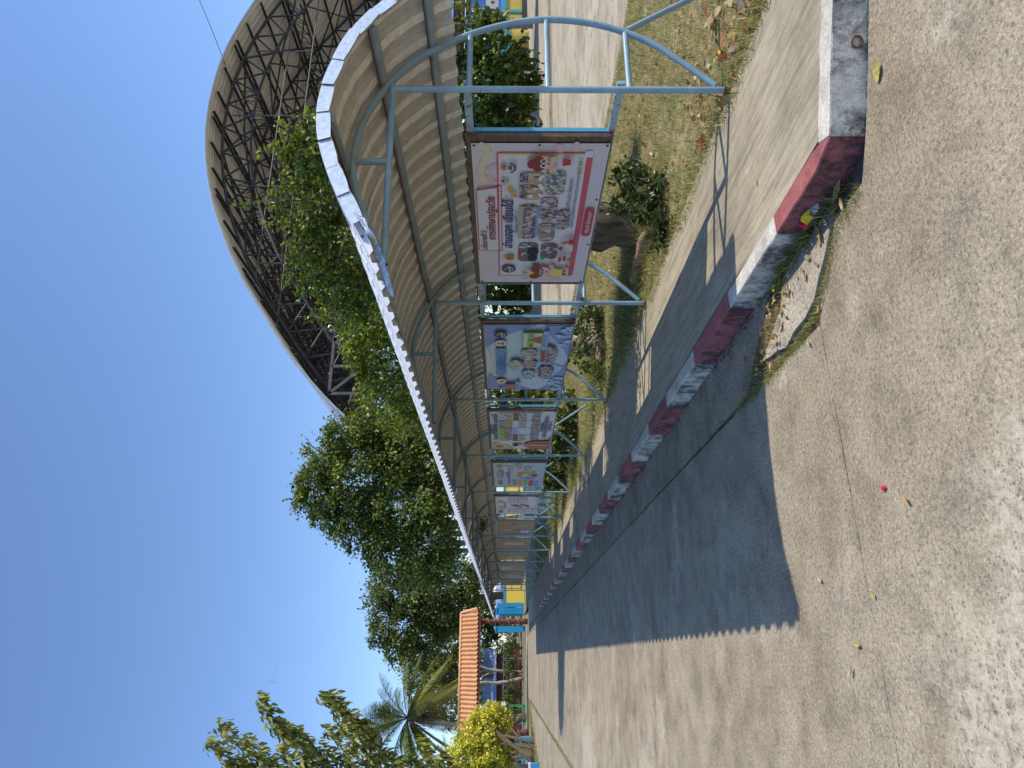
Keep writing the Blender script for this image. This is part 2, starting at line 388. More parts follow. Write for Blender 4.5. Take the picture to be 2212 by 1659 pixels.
def nrm(a): return a / np.maximum(np.linalg.norm(a, axis=-1, keepdims=True), 1e-9)
LEAF_V = [(0, 0, 0), (-0.34, 0.42, 0.10), (-0.16, 0.85, 0.02), (0, 1.0, -0.10), (0.16, 0.85, 0.02), (0.34, 0.42, 0.10), (0, 0.5, 0.0)]
LEAF_F = [(0, 6, 1), (1, 6, 3, 2), (6, 0, 5), (6, 5, 4, 3)]
LEAF2_V = [(0, 0, 0), (-0.3, 0.5, 0.07), (0, 1, -0.06), (0.3, 0.5, 0.07)]
LEAF2_F = [(0, 2, 1), (0, 3, 2)]
def pal(n, cols, jit=0.25, rng=RNG):
    cols = np.array(cols); i = rng.integers(0, len(cols), n); c = cols[i] * (1 + jit * rng.standard_normal((n, 1)))
    return np.clip(c, 0.004, 0.9)

def leaf_axes(n, outward, droop=0.3, rnd=0.9, rng=RNG):
    y = nrm(outward + rnd * rng.standard_normal((n, 3)) + np.array([0, 0, -droop]))
    up = nrm(np.array([0, 0, 1.0]) + 0.7 * outward + 0.55 * rng.standard_normal((n, 3)))
    x = nrm(np.cross(y, up)); z = np.cross(x, y)
    return x, y, z

def crown(name, blobs, n, size, cols, mat, parent, clumps=26, tight=0.17, shell=0.55, near=True, seed=1, droop=0.3, jit=0.25):
    """foliage: leaves gathered in clumps near the surface of several uneven lobes"""
    rng = np.random.default_rng(seed)
    vol = np.array([b[1][0] * b[1][1] * b[1][2] for b in blobs]) ** 0.66; vol = vol / vol.sum()
    Pp, Oo, Cc = [], [], []
    for (c, r), w in zip(blobs, vol):
        k = max(3, int(clumps)); c = np.array(c); r = np.array(r)
        d = nrm(rng.standard_normal((k, 3))); rad = shell + (1 - shell) * rng.random((k, 1)) ** 0.5
        cc = d * rad
        tone = 1 + 0.22 * rng.standard_normal((k, 1))
        per = rng.random(k) + 0.35; per = np.maximum(4, (n * w * per / per.sum()).astype(int))
        for j in range(k):
            m = per[j]; sg = tight * (0.6 + 0.9 * rng.random())
            q = cc[j] + sg * rng.standard_normal((m, 3)) * np.array([1, 1, 0.75])
            Pp.append(c + q * r); Oo.append(nrm(0.6 * q + 0.8 * d[j])); Cc.append(np.clip(tone[j], 0.55, 1.6) * np.ones((m, 1)))
    Pp = np.concatenate(Pp); Oo = np.concatenate(Oo); Cc = np.concatenate(Cc); m = len(Pp)
    X, Y, Z = leaf_axes(m, Oo, droop, 0.8, rng)
    s = size * (0.6 + 0.7 * rng.random(m)); col = pal(m, cols, jit, rng) * Cc
    return scatter(name, LEAF_V if near else LEAF2_V, LEAF_F if near else LEAF2_F, Pp, X, Y, Z, s, np.clip(col, 0.004, 0.9), mat, parent)

def limbs(name, base, targets, r0, mat, parent, seed=3, fork=0.45):
    rng = random.Random(seed); mb = MB(); base = Vector(base)
    for t in targets:
        t = Vector(t); mid = base.lerp(t, 0.5) + Vector((rng.uniform(-.2, .2), rng.uniform(-.2, .2), rng.uniform(0, .3))) * (t - base).length * 0.4
        pts = catmull([base, mid, t], 5); nn = len(pts)
        mb.tube(pts, r0, 6, radii=[r0 * (1 - 0.8 * i / (nn - 1)) for i in range(nn)])
        for _ in range(3):
            a = pts[rng.randint(nn // 3, nn - 1)]; L = (t - base).length * 0.35
            b = a + Vector((rng.uniform(-1, 1), rng.uniform(-1, 1), rng.uniform(-.1, .9))) * L
            mb.tube([a, (a + b) / 2 + Vector((0, 0, L * .08)), b], r0 * .3, 5, radii=[r0 * .35, r0 * .22, r0 * .08])
    return mb.build(name, mat, parent, smooth=True)

def trunk_mesh(pts, radii, mat, parent, name='trunk', seg=12, lump=0.12, seed=2):
    rng = random.Random(seed); mb = MB(); pts = catmull(pts, 4); n = len(pts)
    rr = [radii[0] + (radii[1] - radii[0]) * i / (n - 1) for i in range(n)]
    mb.tube(pts, 1, seg, radii=[r * (1 + lump * rng.uniform(-1, 1)) for r in rr])
    mb.v = [(x + rng.uniform(-1, 1) * lump * radii[1] * .5, y + rng.uniform(-1, 1) * lump * radii[1] * .5, z) for x, y, z in mb.v]
    return mb.build(name, mat, parent, smooth=True)

def copy_tree(o, parent=None, off=None):
    c = o.copy(); COL.objects.link(c)
    if parent is not None: c.parent = parent
    if off is not None: c.location = Vector(o.location) + Vector(off)
    for ch in o.children: copy_tree(ch, c)
    return c
def struct(mb, name, mat, smooth=False, parent=None):
    o = mb.build(name, mat, parent, smooth)
    if parent is None: o['kind'] = 'structure'
    return o
def wob(a, b, n, amp, rng):
    return [(a[0] + (b[0] - a[0]) * i / n + (rng.uniform(-amp, amp) if 0 < i else 0), a[1] + (b[1] - a[1]) * i / n + (rng.uniform(-amp, amp) if 0 < i else 0)) for i in range(n)]
def wob_poly(poly, amp=0.006, step=0.35, seed=1):
    rng = random.Random(seed); out = []
    for a, b in zip(poly, poly[1:] + poly[:1]):
        L = math.hypot(b[0] - a[0], b[1] - a[1]); out += wob(a, b, max(1, min(60, int(L / step))), amp, rng)
    return out

# ------------------------------------------------------------------ ground, road, kerb, walkway
mb = MB(); mb.add([(-500, -300, -0.03), (600, -300, -0.03), (600, 900, -0.03), (-500, 900, -0.03)], [(0, 1, 2, 3)]); struct(mb, 'ground', 'dry_ground')

road = thing('road', None, None); road['kind'] = 'structure'
def slab(name, poly, z0, z1, mat, parent, amp=0.005, step=0.12, seed=1):
    mb = MB(); pl = wob_poly(poly, amp, step, seed)
    mb.prism(pl, z0, z1); return mb.build(name, mat, parent)
slab('slab', [(-2.34, -8), (16, -8), (16, -3.69), (2.14, 2.47), (1.955, 2.576), (1.945, 2.86), (1.644, 3.141), (1.575, 3.172), (-2.34, 3.172)], -0.12, 0.0, 'road_concrete', road, seed=3)
cuts = [3.179, 11.2, 19.4, 27.6, 35.8, 44.0, 53.6]
for i in range(6):
    x1 = 1.555 if i == 0 else 1.585
    slab('slab', [(-2.34, cuts[i]), (x1, cuts[i]), (1.575, (cuts[i] + cuts[i + 1]) / 2), (1.585, cuts[i + 1] - 0.012), (-2.34, cuts[i + 1] - 0.012)], -0.12, 0.0, 'road_concrete', road, seed=20 + i)
slab('slab', [(-6.0, -8), (-2.352, -8), (-2.36, 20), (-2.40, 48.5), (-3.2, 46), (-4.55, 37), (-5.4, 27)], -0.12, 0.0, 'road_concrete', road, seed=31)
slab('gutter_slab', [(1.60, 4.35), (2.075, 3.75), (2.075, 46), (1.63, 46), (1.60, 6.4)], -0.12, -0.008, 'gutter_concrete', road, seed=41)
slab('apron_slab', [(2.05, 2.86), (2.05, 3.50), (1.86, 3.62), (1.70, 3.98), (1.63, 3.62), (1.71, 3.2), (1.94, 2.92)], -0.12, -0.002, 'apron_concrete', road, amp=0.012, step=0.12, seed=51)
mb = MB(); mb.prism(wob_poly([(-40, 55.0), (30, 55.0), (30, 57.5), (-40, 57.5)], 0.05, 2), -0.03, 0.012); struct(mb, 'path', 'yard_concrete')
mb = MB(); mb.prism([(1.2, 2.5), (2.09, 2.5), (2.09, 46), (1.2, 46)], -0.05, -0.022); struct(mb, 'soil_bed', 'soil')

walk = slab('walkway', [(2.195, 2.585), (3.33, 2.08), (3.345, 3.4), (3.36, 8), (3.36, 46), (2.195, 46)], -0.03, 0.15, 'walk_concrete', None, amp=0.012, step=0.3, seed=61); walk['kind'] = 'structure'

kerb = thing('kerb', None, None); kerb['kind'] = 'structure'
def kerb_block(poly, mat, seed):
    pl = wob_poly(poly, 0.0025, 0.06, seed); n = len(pl); cx_ = sum(p[0] for p in pl) / n; cy_ = sum(p[1] for p in pl) / n
    def inset(d):
        out = []
        for x, y in pl:
            L = math.hypot(x - cx_, y - cy_); w_ = min(d * 3, abs(y - cy_)) if False else d
            out.append((x + (cx_ - x) * 0 + math.copysign(w_, cx_ - x) * 0.8, y + math.copysign(w_, cy_ - y) * 0.15))
        return out
    rng = random.Random(seed); mb = MB()
    lv = [(pl, -0.05), (pl, 0.05), (pl, 0.146), (inset(0.007), 0.153)]
    vs = [(x, y, z + (rng.uniform(-.002, .002) if z > .1 else 0)) for ring, z in lv for x, y in ring]
    fs = [(r * n + i, r * n + (i + 1) % n, (r + 1) * n + (i + 1) % n, (r + 1) * n + i) for r in range(3) for i in range(n)] + [tuple(3 * n + i for i in range(n))]
    mb.add(vs, fs); return mb.build('kerb_block', mat, kerb)
ys = [3.16, 4.0, 4.9, 5.87, 6.71, 7.72, 8.72, 9.72]
while ys[-1] < 45: ys.append(ys[-1] + 0.97)
kerb_block([(2.072, 3.158), (2.076, 2.66), (2.13, 2.49), (2.178, 2.592), (2.188, 2.66), (2.188, 3.158)], 'kerb_red', 1)
for i in range(len(ys) - 1):
    kerb_block([(2.072, ys[i + 1] - 0.001), (2.072, ys[i] + 0.001), (2.188, ys[i] + 0.001), (2.188, ys[i + 1] - 0.001)], 'kerb_white' if i % 2 == 0 else 'kerb_red', 10 + i)
d_ = Vector((0.914, -0.406)); n_ = Vector((0.406, 0.914)) * 0.112; c0 = Vector((2.131, 2.489))
for i in range(8):
    a, b = c0 + d_ * (0.002 + 0.95 * i), c0 + d_ * (0.95 * (i + 1))
    kerb_block([tuple(a), tuple(b), tuple(b + n_), tuple(a + n_)], 'kerb_white' if i % 2 == 0 else 'kerb_red', 70 + i)

# lawn behind the walkway, the sunny yard beyond it
def sheet(name, x0, x1, y0, y1, z, nx, ny, amp, mat, seed=1):
    rng = random.Random(seed); mb = MB(); vs = []
    for j in range(ny + 1):
        for i in range(nx + 1):
            e = 0 if i in (0, nx) else amp
            vs.append((x0 + (x1 - x0) * i / nx, y0 + (y1 - y0) * j / ny, z + rng.uniform(-e, e)))
    fs = [(j * (nx + 1) + i, j * (nx + 1) + i + 1, (j + 1) * (nx + 1) + i + 1, (j + 1) * (nx + 1) + i) for j in range(ny) for i in range(nx)]
    mb.add(vs, fs); return struct(mb, name, mat, True)
sheet('lawn', 3.30, 7.3, 0.2, 60, 0.118, 16, 160, 0.02, 'lawn_soil')
mb = MB(); mb.prism([(7.1, -8), (60, -8), (60, 17.2), (20, 17.0), (15.9, 17.6), (8.5, 16.7), (7.1, 16.7)], -0.03, 0.10); struct(mb, 'yard', 'yard_concrete')
mb = MB(); mb.prism(wob_poly([(7.1, 16.72), (8.5, 16.72), (15.9, 17.62), (20, 17.02), (60, 17.22), (60, 17.9), (20, 17.65), (15.9, 18.2), (8.5, 17.3), (7.1, 17.3)], 0.05, 0.5, 4), -0.03, 0.104); struct(mb, 'gravel_strip', 'gravel')
mb = MB(); mb.prism([(7.1, 17.32), (8.5, 17.32), (15.9, 18.22), (20, 17.67), (60, 17.92), (60, 60), (7.1, 60)], -0.03, 0.16); struct(mb, 'hall_floor', 'yard_concrete')

# ------------------------------------------------------------------ the curved walkway shelter
NF, BAY, FY0 = 13, 2.865, 3.5
ARCH = [(3.395, .235), (3.579, .423), (3.727, .587), (3.843, .783), (3.925, 1.02), (3.953, 1.298), (3.91, 1.558), (3.82, 1.798), (3.70, 2.01), (3.585, 2.165), (3.411, 2.30), (3.214, 2.405), (3.035, 2.462), (2.841, 2.487), (2.692, 2.479), (2.55, 2.44), (2.35, 2.365), (2.16, 2.285)]
arch_pts = catmull([(x, 0, z) for x, z in ARCH], 4)
shelter = thing('walkway_shelter', 'long curved shelter of pale blue pipes roofed with ribbed metal sheets along the walkway', 'shelter', (3.36, FY0, 0.15))
POST_X = 3.36
def tube_obj(name, pts, r, mat, parent, seg=10):
    mb = MB(); mb.tube(pts, r, seg); o = mb.build(name, mat, parent); smooth_by_angle(o); return o
fy = FY0
arch0 = tube_obj('arch_pipe', [(p.x, fy, p.z) for p in arch_pts], 0.0215, 'pipe_blue', shelter, 12)
mbp = MB(); mbp.tube([(POST_X, fy, 0.13), (POST_X, fy, 0.185)], 0.0222, 12, 1); mbp.tube([(POST_X, fy, 0.19), (POST_X, fy, 2.275)], 0.0212, 12, 0)
post0 = mbp.build('post', ['pipe_blue', 'purlin_rust'], arch0); smooth_by_angle(post0)
# the roof beam is an open pipe end
mbp = MB(); pts = [(3.385, fy, 2.279), (2.8, fy, 2.272), (2.09, fy, 2.257)]; mbp.tube(pts, 0.0212, 12, 0, caps=False)
mbp.tube([(2.092, fy, 2.257), (2.3, fy, 2.261)], 0.0185, 12, 1, caps=False)
beam0 = mbp.build('beam', ['pipe_blue', 'wire_black'], arch0); smooth_by_angle(beam0)
tube_obj('strut', [(2.80, fy, 2.28), (2.80, fy, 2.478)], 0.0205, 'pipe_blue', arch0)
for z, x in ((1.80, 3.815), (1.30, 3.95), (0.785, 3.84)):
    tube_obj('spacer', [(POST_X, fy, z), (x, fy, z)], 0.0195, 'pipe_blue', arch0)
frames = [arch0]
for i in range(1, NF):
    frames.append(copy_tree(arch0, None, (random.uniform(-.01, .01), BAY * i, random.uniform(-.012, .008) - 0.004 * i)))
for i in range(NF):
    if i in (0, 3, 4, 6, 7, 9, 11):
        dx = 0.0; y = FY0
        s_ = tube_obj('stay', [(3.86, y, 0.775), (4.30, y + (0.0 if i == 0 else -0.12), 0.08)], 0.0195, 'pipe_blue', None)
        s_.parent = frames[i]; s_.location = Vector((0, 0, 0)) - Vector((3.36, FY0, 0.15)); 

def along(pts, dist, off):
    """point at an arc length with an offset along the outward normal"""
    acc = 0
    for a, b in zip(pts, pts[1:]):
        L = (b - a).length
        if acc + L >= dist or b is pts[-1]:
            t = (dist - acc) / L; p = a.lerp(b, t); d = (b - a).normalized()
            nn = Vector((-d.z, 0, d.x)); return p + nn * off, nn
        acc += L
# roof profile from the eave over the top and down the back
ROOF = [(1.945, 2.235), (2.06, 2.305), (2.205, 2.378), (2.436, 2.476), (2.60, 2.525), (2.72, 2.543), (2.85, 2.546), (3.03, 2.520), (3.225, 2.462), (3.411, 2.362), (3.60, 2.215), (3.735, 2.06), (3.83, 1.90)]
roof_pts = catmull([(x, 0, z) for x, z in ROOF], 6)
RL = sum((b - a).length for a, b in zip(roof_pts, roof_pts[1:]))
PER = 0.187; NPER = 6; SHW = PER * NPER
def roof_sheet_mesh():
    cols = []
    for k in range(NPER):
        for y, h in ((0, 0), (0.064, 0), (0.088, 0.025), (0.122, 0.023), (0.126, 0.025), (0.162, 0.025)): cols.append((k * PER + y, h))
    cols += [(SHW, 0.004), (SHW + 0.05, 0.006)]
    rows = []; s = 0.0; k = 0
    while s < RL - 0.02:
        e = min(s + 0.19, RL - 0.001); rows.append((s + 0.003 if k else 0.0, 0.0035)); rows.append((e, 0.0)); s = e; k += 1
    mb = MB(); nc = len(cols)
    for layer, off0 in ((0, 0.004), (1, 0.0)):
        vs = []
        for d, so in rows:
            for y, h in cols:
                p, nn = along(roof_pts, d, off0 + h + so); vs.append((p.x, y, p.z))
        b = len(mb.v); mb.v += vs
        for r in range(len(rows) - 1):
            for c in range(nc - 1):
                q = (b + r * nc + c, b + r * nc + c + 1, b + (r + 1) * nc + c + 1, b + (r + 1) * nc + c)
                mb.f.append(q if layer else q[::-1])
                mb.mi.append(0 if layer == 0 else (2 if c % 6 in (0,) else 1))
    return mb
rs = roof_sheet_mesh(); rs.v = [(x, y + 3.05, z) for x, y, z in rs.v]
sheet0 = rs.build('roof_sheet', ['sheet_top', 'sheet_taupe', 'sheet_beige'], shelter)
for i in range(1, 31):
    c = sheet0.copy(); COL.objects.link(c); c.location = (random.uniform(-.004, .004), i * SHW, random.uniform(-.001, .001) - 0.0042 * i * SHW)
# screws on the outer face of the eave courses, one joined part
mb = MB()
for i in range(150):
    y = 3.09 + i * PER + 0.02; 
    for d in (0.10, 0.29, 0.48):
        p, nn = along(roof_pts, d, 0.012); mb.tube([p + Vector((0, y, -0.004 * (y - 3))), p + nn * 0.012 + Vector((0, y, -0.004 * (y - 3)))], 0.007, 6)
sc_ = mb.build('screw_head', 'rod_steel', shelter); sc_['kind'] = 'stuff'
# purlins
def arch_dist(x, z):
    best, bd, acc = 0, 9, 0
    for a, b in zip(roof_pts, roof_pts[1:]):
        d = math.hypot(a.x - x, a.z - z)
        if d < bd: bd, best = d, acc
        acc += (b - a).length
    return best
for x, z, nm in ((2.10, 2.30, 'purlin'), (2.74, 2.54, 'purlin'), (3.40, 2.36, 'purlin'), (3.735, 2.05, 'purlin')):
    p, nn = along(roof_pts, arch_dist(x, z), -0.022)
    t = Vector((nn.z, 0, -nn.x)); mb = MB()
    y0, y1 = 3.07, 37.75
    rot = Matrix((t, Vector((0, 1, 0)), nn)).transposed()
    for k in range(12):
        ya, yb = y0 + (y1 - y0) * k / 12, y0 + (y1 - y0) * (k + 1) / 12; ym = (ya + yb) / 2; dz = -0.004 * (ym - 3)
        mb.box((p.x, ym, p.z + dz), (0.046, yb - ya, 0.036), 0, rot)
        mb.box((p.x - t.x * 0.024 + nn.x * 0.013, ym, p.z + dz - t.z * 0.024 + nn.z * 0.013), (0.006, yb - ya, 0.011), 1, rot)
    mb.build(nm, ['purlin_grey', 'purlin_rust'], shelter)
# rails and mullions carrying the boards
for i in range(NF - 1):
    y0 = FY0 + BAY * i; dz = -0.004 * i
    for z in (1.815, 0.835):
        mb = MB(); mb.box((3.425, y0 + BAY / 2, z + dz), (0.025, BAY - 0.004, 0.05)); r_ = mb.build('rail', 'pipe_rusty', shelter)
    for y in (0.46, 2.58):
        mb = MB(); mb.box((3.435, y0 + y, 1.325 + dz), (0.03, 0.03, 0.93)); mb.build('mullion', 'bar_blue', shelter)
# front flashing, bent sheet strips lapping one another
LF = RL
nseg = 11
rngf = random.Random(5)
for i in range(nseg):
    a, b = 0.14 + (LF - 0.16) * i / nseg, 0.14 + (LF - 0.16) * (i + 1) / nseg + 0.03
    mb = MB(); rows = []
    tw = rngf.uniform(-0.012, 0.012); lift = 0.004 * (i % 2)
    for k in range(4):
        d = a + (b - a) * k / 3
        bow = 0.010 * math.sin(math.pi * k / 3)
        o_, nn = along(roof_pts, min(d, RL - .002), 0.045); i_, _ = along(roof_pts, min(d, RL - .002), -0.024 - bow); back, _ = along(roof_pts, min(d, RL - .002), 0.047)
        y = 3.040 - lift + tw * k / 3
        rows.append([(back.x, y + 0.07, back.z), (o_.x, y, o_.z), (i_.x, y - 0.006, i_.z), (i_.x, y + 0.012, i_.z + 0.004)])
    for off, fl in ((0, False), (0.003, True)):
        vs = [(x, y + off, z) for r_ in rows for x, y, z in r_]
        fs = []
        for r_ in range(3):
            for c in range(3):
                q = (r_ * 4 + c, r_ * 4 + c + 1, (r_ + 1) * 4 + c + 1, (r_ + 1) * 4 + c); fs.append(q[::-1] if fl else q)
        mb.add(vs, fs)
    mb.build('flashing_strip', 'galv', shelter)
def crumpled(name, path, width, amp, mat, parent, seed, n=14):
    rng = random.Random(seed); mb = MB(); vs = []; pts = catmull(path, 6); m_ = len(pts)
    for i, p in enumerate(pts):
        for k in range(5):
            w_ = width * (k / 4 - 0.5); vs.append((p.x + rng.uniform(-amp, amp) * .6 + w_ * 0.5, p.y + rng.uniform(-amp, amp), p.z + w_ * 0.75 + rng.uniform(-amp, amp)))
    fs = [(i * 5 + k, i * 5 + k + 1, (i + 1) * 5 + k + 1, (i + 1) * 5 + k) for i in range(m_ - 1) for k in range(4)]
    mb.add(vs, fs); return mb.build(name, mat, parent)
crumpled('torn_flashing', [(2.10, 3.035, 2.315), (1.985, 3.05, 2.245), (1.945, 3.16, 2.222), (1.938, 3.36, 2.225), (1.94, 3.58, 2.232)], 0.075, 0.0045, 'galv', shelter, 9)

# ------------------------------------------------------------------ notice boards
for nme, c in dict(ink_white=(.68, .635, .63), ink_paper=(.66, .60, .60), ink_pink=(.72, .46, .46), ink_cream=(.68, .58, .40), ink_red=(.50, .05, .06), ink_band=(.60, .10, .13), ink_deep=(.28, .025, .03), ink_navy=(.045, .045, .14), ink_black=(.02, .02, .025), ink_yellow=(.75, .62, .12), ink_gold=(.50, .30, .05), ink_skin=(.74, .42, .32), ink_hair=(.27, .045, .03), ink_brown=(.30, .10, .04), ink_blue=(.14, .30, .52), ink_pale=(.42, .58, .66), ink_sky=(.30, .45, .62), ink_indigo=(.28, .31, .50), ink_green=(.30, .46, .10), ink_leaf=(.03, .30, .09), ink_teal=(.20, .50, .52), ink_orange=(.68, .30, .05), ink_grey=(.45, .47, .49), ink_ltgrey=(.58, .61, .64), ink_robe=(.42, .13, .06), ink_tan=(.45, .36, .26), ink_mauve=(.34, .26, .30), ink_faded=(.34, .22, .12), ink_faded2=(.50, .38, .26), ink_faded3=(.22, .12, .06), ink_olive=(.38, .34, .14), ink_lilac=(.47, .48, .62)).items(): flat(nme, c)
crowd = [(0.0, (.03, .025, .04)), (0.25, (.42, .22, .24)), (0.42, (.46, .34, .36)), (0.55, (.09, .1, .22)), (0.68, (.42, .22, .16)), (0.82, (.55, .5, .5)), (0.9, (.08, .06, .07))]
photo_print('photo_class', crowd, 58)
photo_print('photo_dark', [(0.0, (.03, .03, .035)), (0.35, (.12, .06, .06)), (0.55, (.45, .4, .38)), (0.75, (.18, .03, .05)), (0.9, (.06, .06, .06))], 46)
photo_print('photo_green', [(0.0, (.05, .08, .16)), (0.25, (.15, .3, .12)), (0.45, (.55, .5, .1)), (0.6, (.08, .16, .4)), (0.75, (.5, .3, .25)), (0.9, (.6, .6, .55))], 60)
photo_print('photo_desk', [(0.0, (.4, .26, .13)), (0.4, (.55, .4, .22)), (0.62, (.06, .04, .04)), (0.8, (.7, .68, .62)), (0.9, (.4, .12, .1))], 24)
photo_print('photo_room', [(0.0, (.32, .3, .24)), (0.3, (.2, .16, .14)), (0.5, (.5, .46, .4)), (0.7, (.12, .1, .1)), (0.85, (.38, .2, .14))], 30)
photo_print('tarp_faded', [(0.0, (.36, .29, .22)), (0.3, (.42, .35, .27)), (0.6, (.33, .26, .2)), (0.85, (.46, .39, .31))], 7)
def banner_mat(name, c, rough=0.45):
    m, nt, b = newmat(name)
    v = pos(nt); n1 = noise(nt, v, 3, 3)
    nt.links.new(ramp(nt, n1, [(0.3, tuple(x * .93 for x in c)), (0.7, c)]), b.inputs['Base Color'])
    b.inputs['Roughness'].default_value = rough; b.inputs['Specular IOR Level'].default_value = 0.25
    crease(nt, b)
banner_mat('vinyl_pink', (.66, .565, .555)); banner_mat('vinyl_blue', (.52, .60, .64)); banner_mat('vinyl_white', (.66, .64, .63)); banner_mat('vinyl_grey', (.46, .50, .54)); banner_mat('vinyl_tan', (.40, .27, .16), 0.75)

TXT = {}
def text_geo(t, shear=0.0):
    k = (t, shear)
    if k not in TXT:
        c = bpy.data.curves.new('lettering', 'FONT'); c.body = t; c.shear = shear; c.resolution_u = 3
        o = bpy.data.objects.new('lettering', c); COL.objects.link(o)
        ev = o.evaluated_get(bpy.context.evaluated_depsgraph_get()); me = ev.to_mesh()
        vs = [(v.co.x, v.co.y) for v in me.vertices]; fs = [tuple(p.vertices) for p in me.polygons]
        ev.to_mesh_clear(); bpy.data.objects.remove(o); bpy.data.curves.remove(c)
        x0 = min(v[0] for v in vs); x1 = max(v[0] for v in vs); y0 = min(v[1] for v in vs)
        TXT[k] = ([(x - x0, y) for x, y in vs], fs, x1 - x0)
    return TXT[k]

class Print:
    """flat shapes printed on a banner; a runs to the right, b upwards, in metres"""
    def __init__(s, bd): s.mb = MB(); s.bd = bd; s.mats = []; s.layer = 0
    def mi(s, m):
        if m not in s.mats: s.mats.append(m)
        return s.mats.index(m)
    def put(s, pts, faces, m, up=1):
        s.layer += up
        s.mb.add([s.bd.at(a, b, 0.0035 + 0.00025 * s.layer) for a, b in pts], faces, s.mi(m))
    def poly(s, pts, m): s.put(pts, [tuple(range(len(pts)))], m)
    def rect(s, a0, b0, a1, b1, m): s.poly([(a0, b0), (a1, b0), (a1, b1), (a0, b1)], m)
    def rrect(s, a0, b0, a1, b1, r, m):
        a0, a1 = min(a0, a1), max(a0, a1); b0, b1 = min(b0, b1), max(b0, b1); r = min(r, (a1 - a0) / 2, (b1 - b0) / 2); pts = []
        for cx_, cy_, st in ((a1 - r, b1 - r, 0), (a0 + r, b1 - r, 90), (a0 + r, b0 + r, 180), (a1 - r, b0 + r, 270)):
            for k in range(6): t = R(st + 18 * k); pts.append((cx_ + r * math.cos(t), cy_ + r * math.sin(t)))
        s.poly(pts, m)
    def ell(s, a, b, ra, rb, m, rot=0, n=22, lobes=0):
        pts = []
        for k in range(n if not lobes else lobes * 6):
            t = 2 * math.pi * k / (n if not lobes else lobes * 6); q = 1 + (0.07 * math.cos(lobes * t) if lobes else 0)
            x, y = ra * q * math.cos(t), rb * q * math.sin(t); pts.append((a + x * math.cos(R(rot)) - y * math.sin(R(rot)), b + x * math.sin(R(rot)) + y * math.cos(R(rot))))
        s.poly(pts, m)
    def line(s, p, q, w, m):
        d = Vector((q[0] - p[0], q[1] - p[1])); d.normalize(); n = Vector((-d.y, d.x)) * w / 2
        s.poly([(p[0] + n.x, p[1] + n.y), (p[0] - n.x, p[1] - n.y), (q[0] - n.x, q[1] - n.y), (q[0] + n.x, q[1] + n.y)], m)
    def pline(s, pts, w, m):
        for p, q in zip(pts, pts[1:]): s.line(p, q, w, m)
    def text(s, t, a0, a1, b, m, tilt=0.0, shear=0.0, bold=0.0):
        vs, fs, w = text_geo(t, shear); k = (a1 - a0) / w
        for dx, dy in (((0, 0),) if not bold else ((0, 0), (bold, 0), (0, bold), (-bold, 0), (0, -bold))):
            s.put([(a0 + x * k + dx, b + y * k + tilt * x * k + dy) for x, y in vs], fs, m)

class Board:
    def __init__(s, n, label, vinyl, wood='board_wood', wr=0.004):
        s.n = n; dy = BAY * n; dz = -0.004 * n
        s.x = 3.385; s.Yf = 5.918 + dy; s.Zb = 0.835 + dz; s.k = 0.9912; s.wr = wr; s.ph = n * 1.7
        L, Rr, B_, T_ = -0.09, 1.99, -0.012, 1.025
        s.t = thing('notice_board', label, 'notice board', (s.x, s.Yf - 0.97, s.Zb), 'notice boards hung between the shelter posts')
        k = s.k
        def bar(name, a0, b0, a1, b1, d0, d1):
            mb = MB(); mb.box((s.x - (d0 + d1) / 2 + .012, s.Yf - (a0 + a1) / 2 * k, s.Zb + (b0 + b1) / 2 * k), (d1 - d0, abs(a1 - a0) * k, abs(b1 - b0) * k)); mb.build(name, wood, s.t)
        bar('frame_rail', L, 0.985, Rr, T_, -0.006, 0.022); bar('frame_rail', L, B_, Rr, 0.03, -0.006, 0.016)
        bar('frame_stile', L, 0.032, -0.045, 0.983, -0.006, 0.024); bar('frame_stile', 1.935, 0.032, Rr, 0.983, -0.006, 0.024)
        mb = MB(); mb.box((s.x + 0.019, s.Yf - 0.95 * k, s.Zb + 0.5 * k), (0.008, 2.02 * k, 1.0 * k)); mb.build('backing_panel', 'board_back', s.t)
        mb = MB(); na, nb = 40, 20; vs = [s.at(-0.036 + 1.966 * i / na, 0.985 * j / nb, 0.0) for j in range(nb + 1) for i in range(na + 1)]
        mb.add(vs, [(j * (na + 1) + i, j * (na + 1) + i + 1, (j + 1) * (na + 1) + i + 1, (j + 1) * (na + 1) + i) for j in range(nb) for i in range(na)])
        s.banner = mb.build('banner', vinyl, s.t, smooth=True)
        s.p = Print(s)
        mb = MB()
        for a in (-0.015, 0.63, 1.28, 1.91):
            for b in (0.02, 0.965):
                q = Vector(s.at(a, b, 0.003)); mb.tube([q, q + Vector((-0.004, 0, 0))], 0.009, 8)
        for a in (-0.018, 1.915): 
            q = Vector(s.at(a, 0.5, 0.003)); mb.tube([q, q + Vector((-0.004, 0, 0))], 0.008, 8)
        mb.build('grommet', 'wire_black', s.t)
    def at(s, a, b, d):
        w = s.wr * (math.sin(7 * a + 9 * b + s.ph) + 0.6 * math.sin(17 * b - 11 * a + 2 * s.ph) + .5 * math.sin(23 * a + 3 * b))
        edge = min(1, max(0, 12 * min(a + 0.04, 1.93 - a, b + 0.005, 0.985 - b)))
        return (s.x - 0.020 - d, s.Yf - a * s.k, s.Zb + b * s.k)
    def done(s):
        if s.p.mb.f: s.p.mb.build('print', s.p.mats, s.banner)

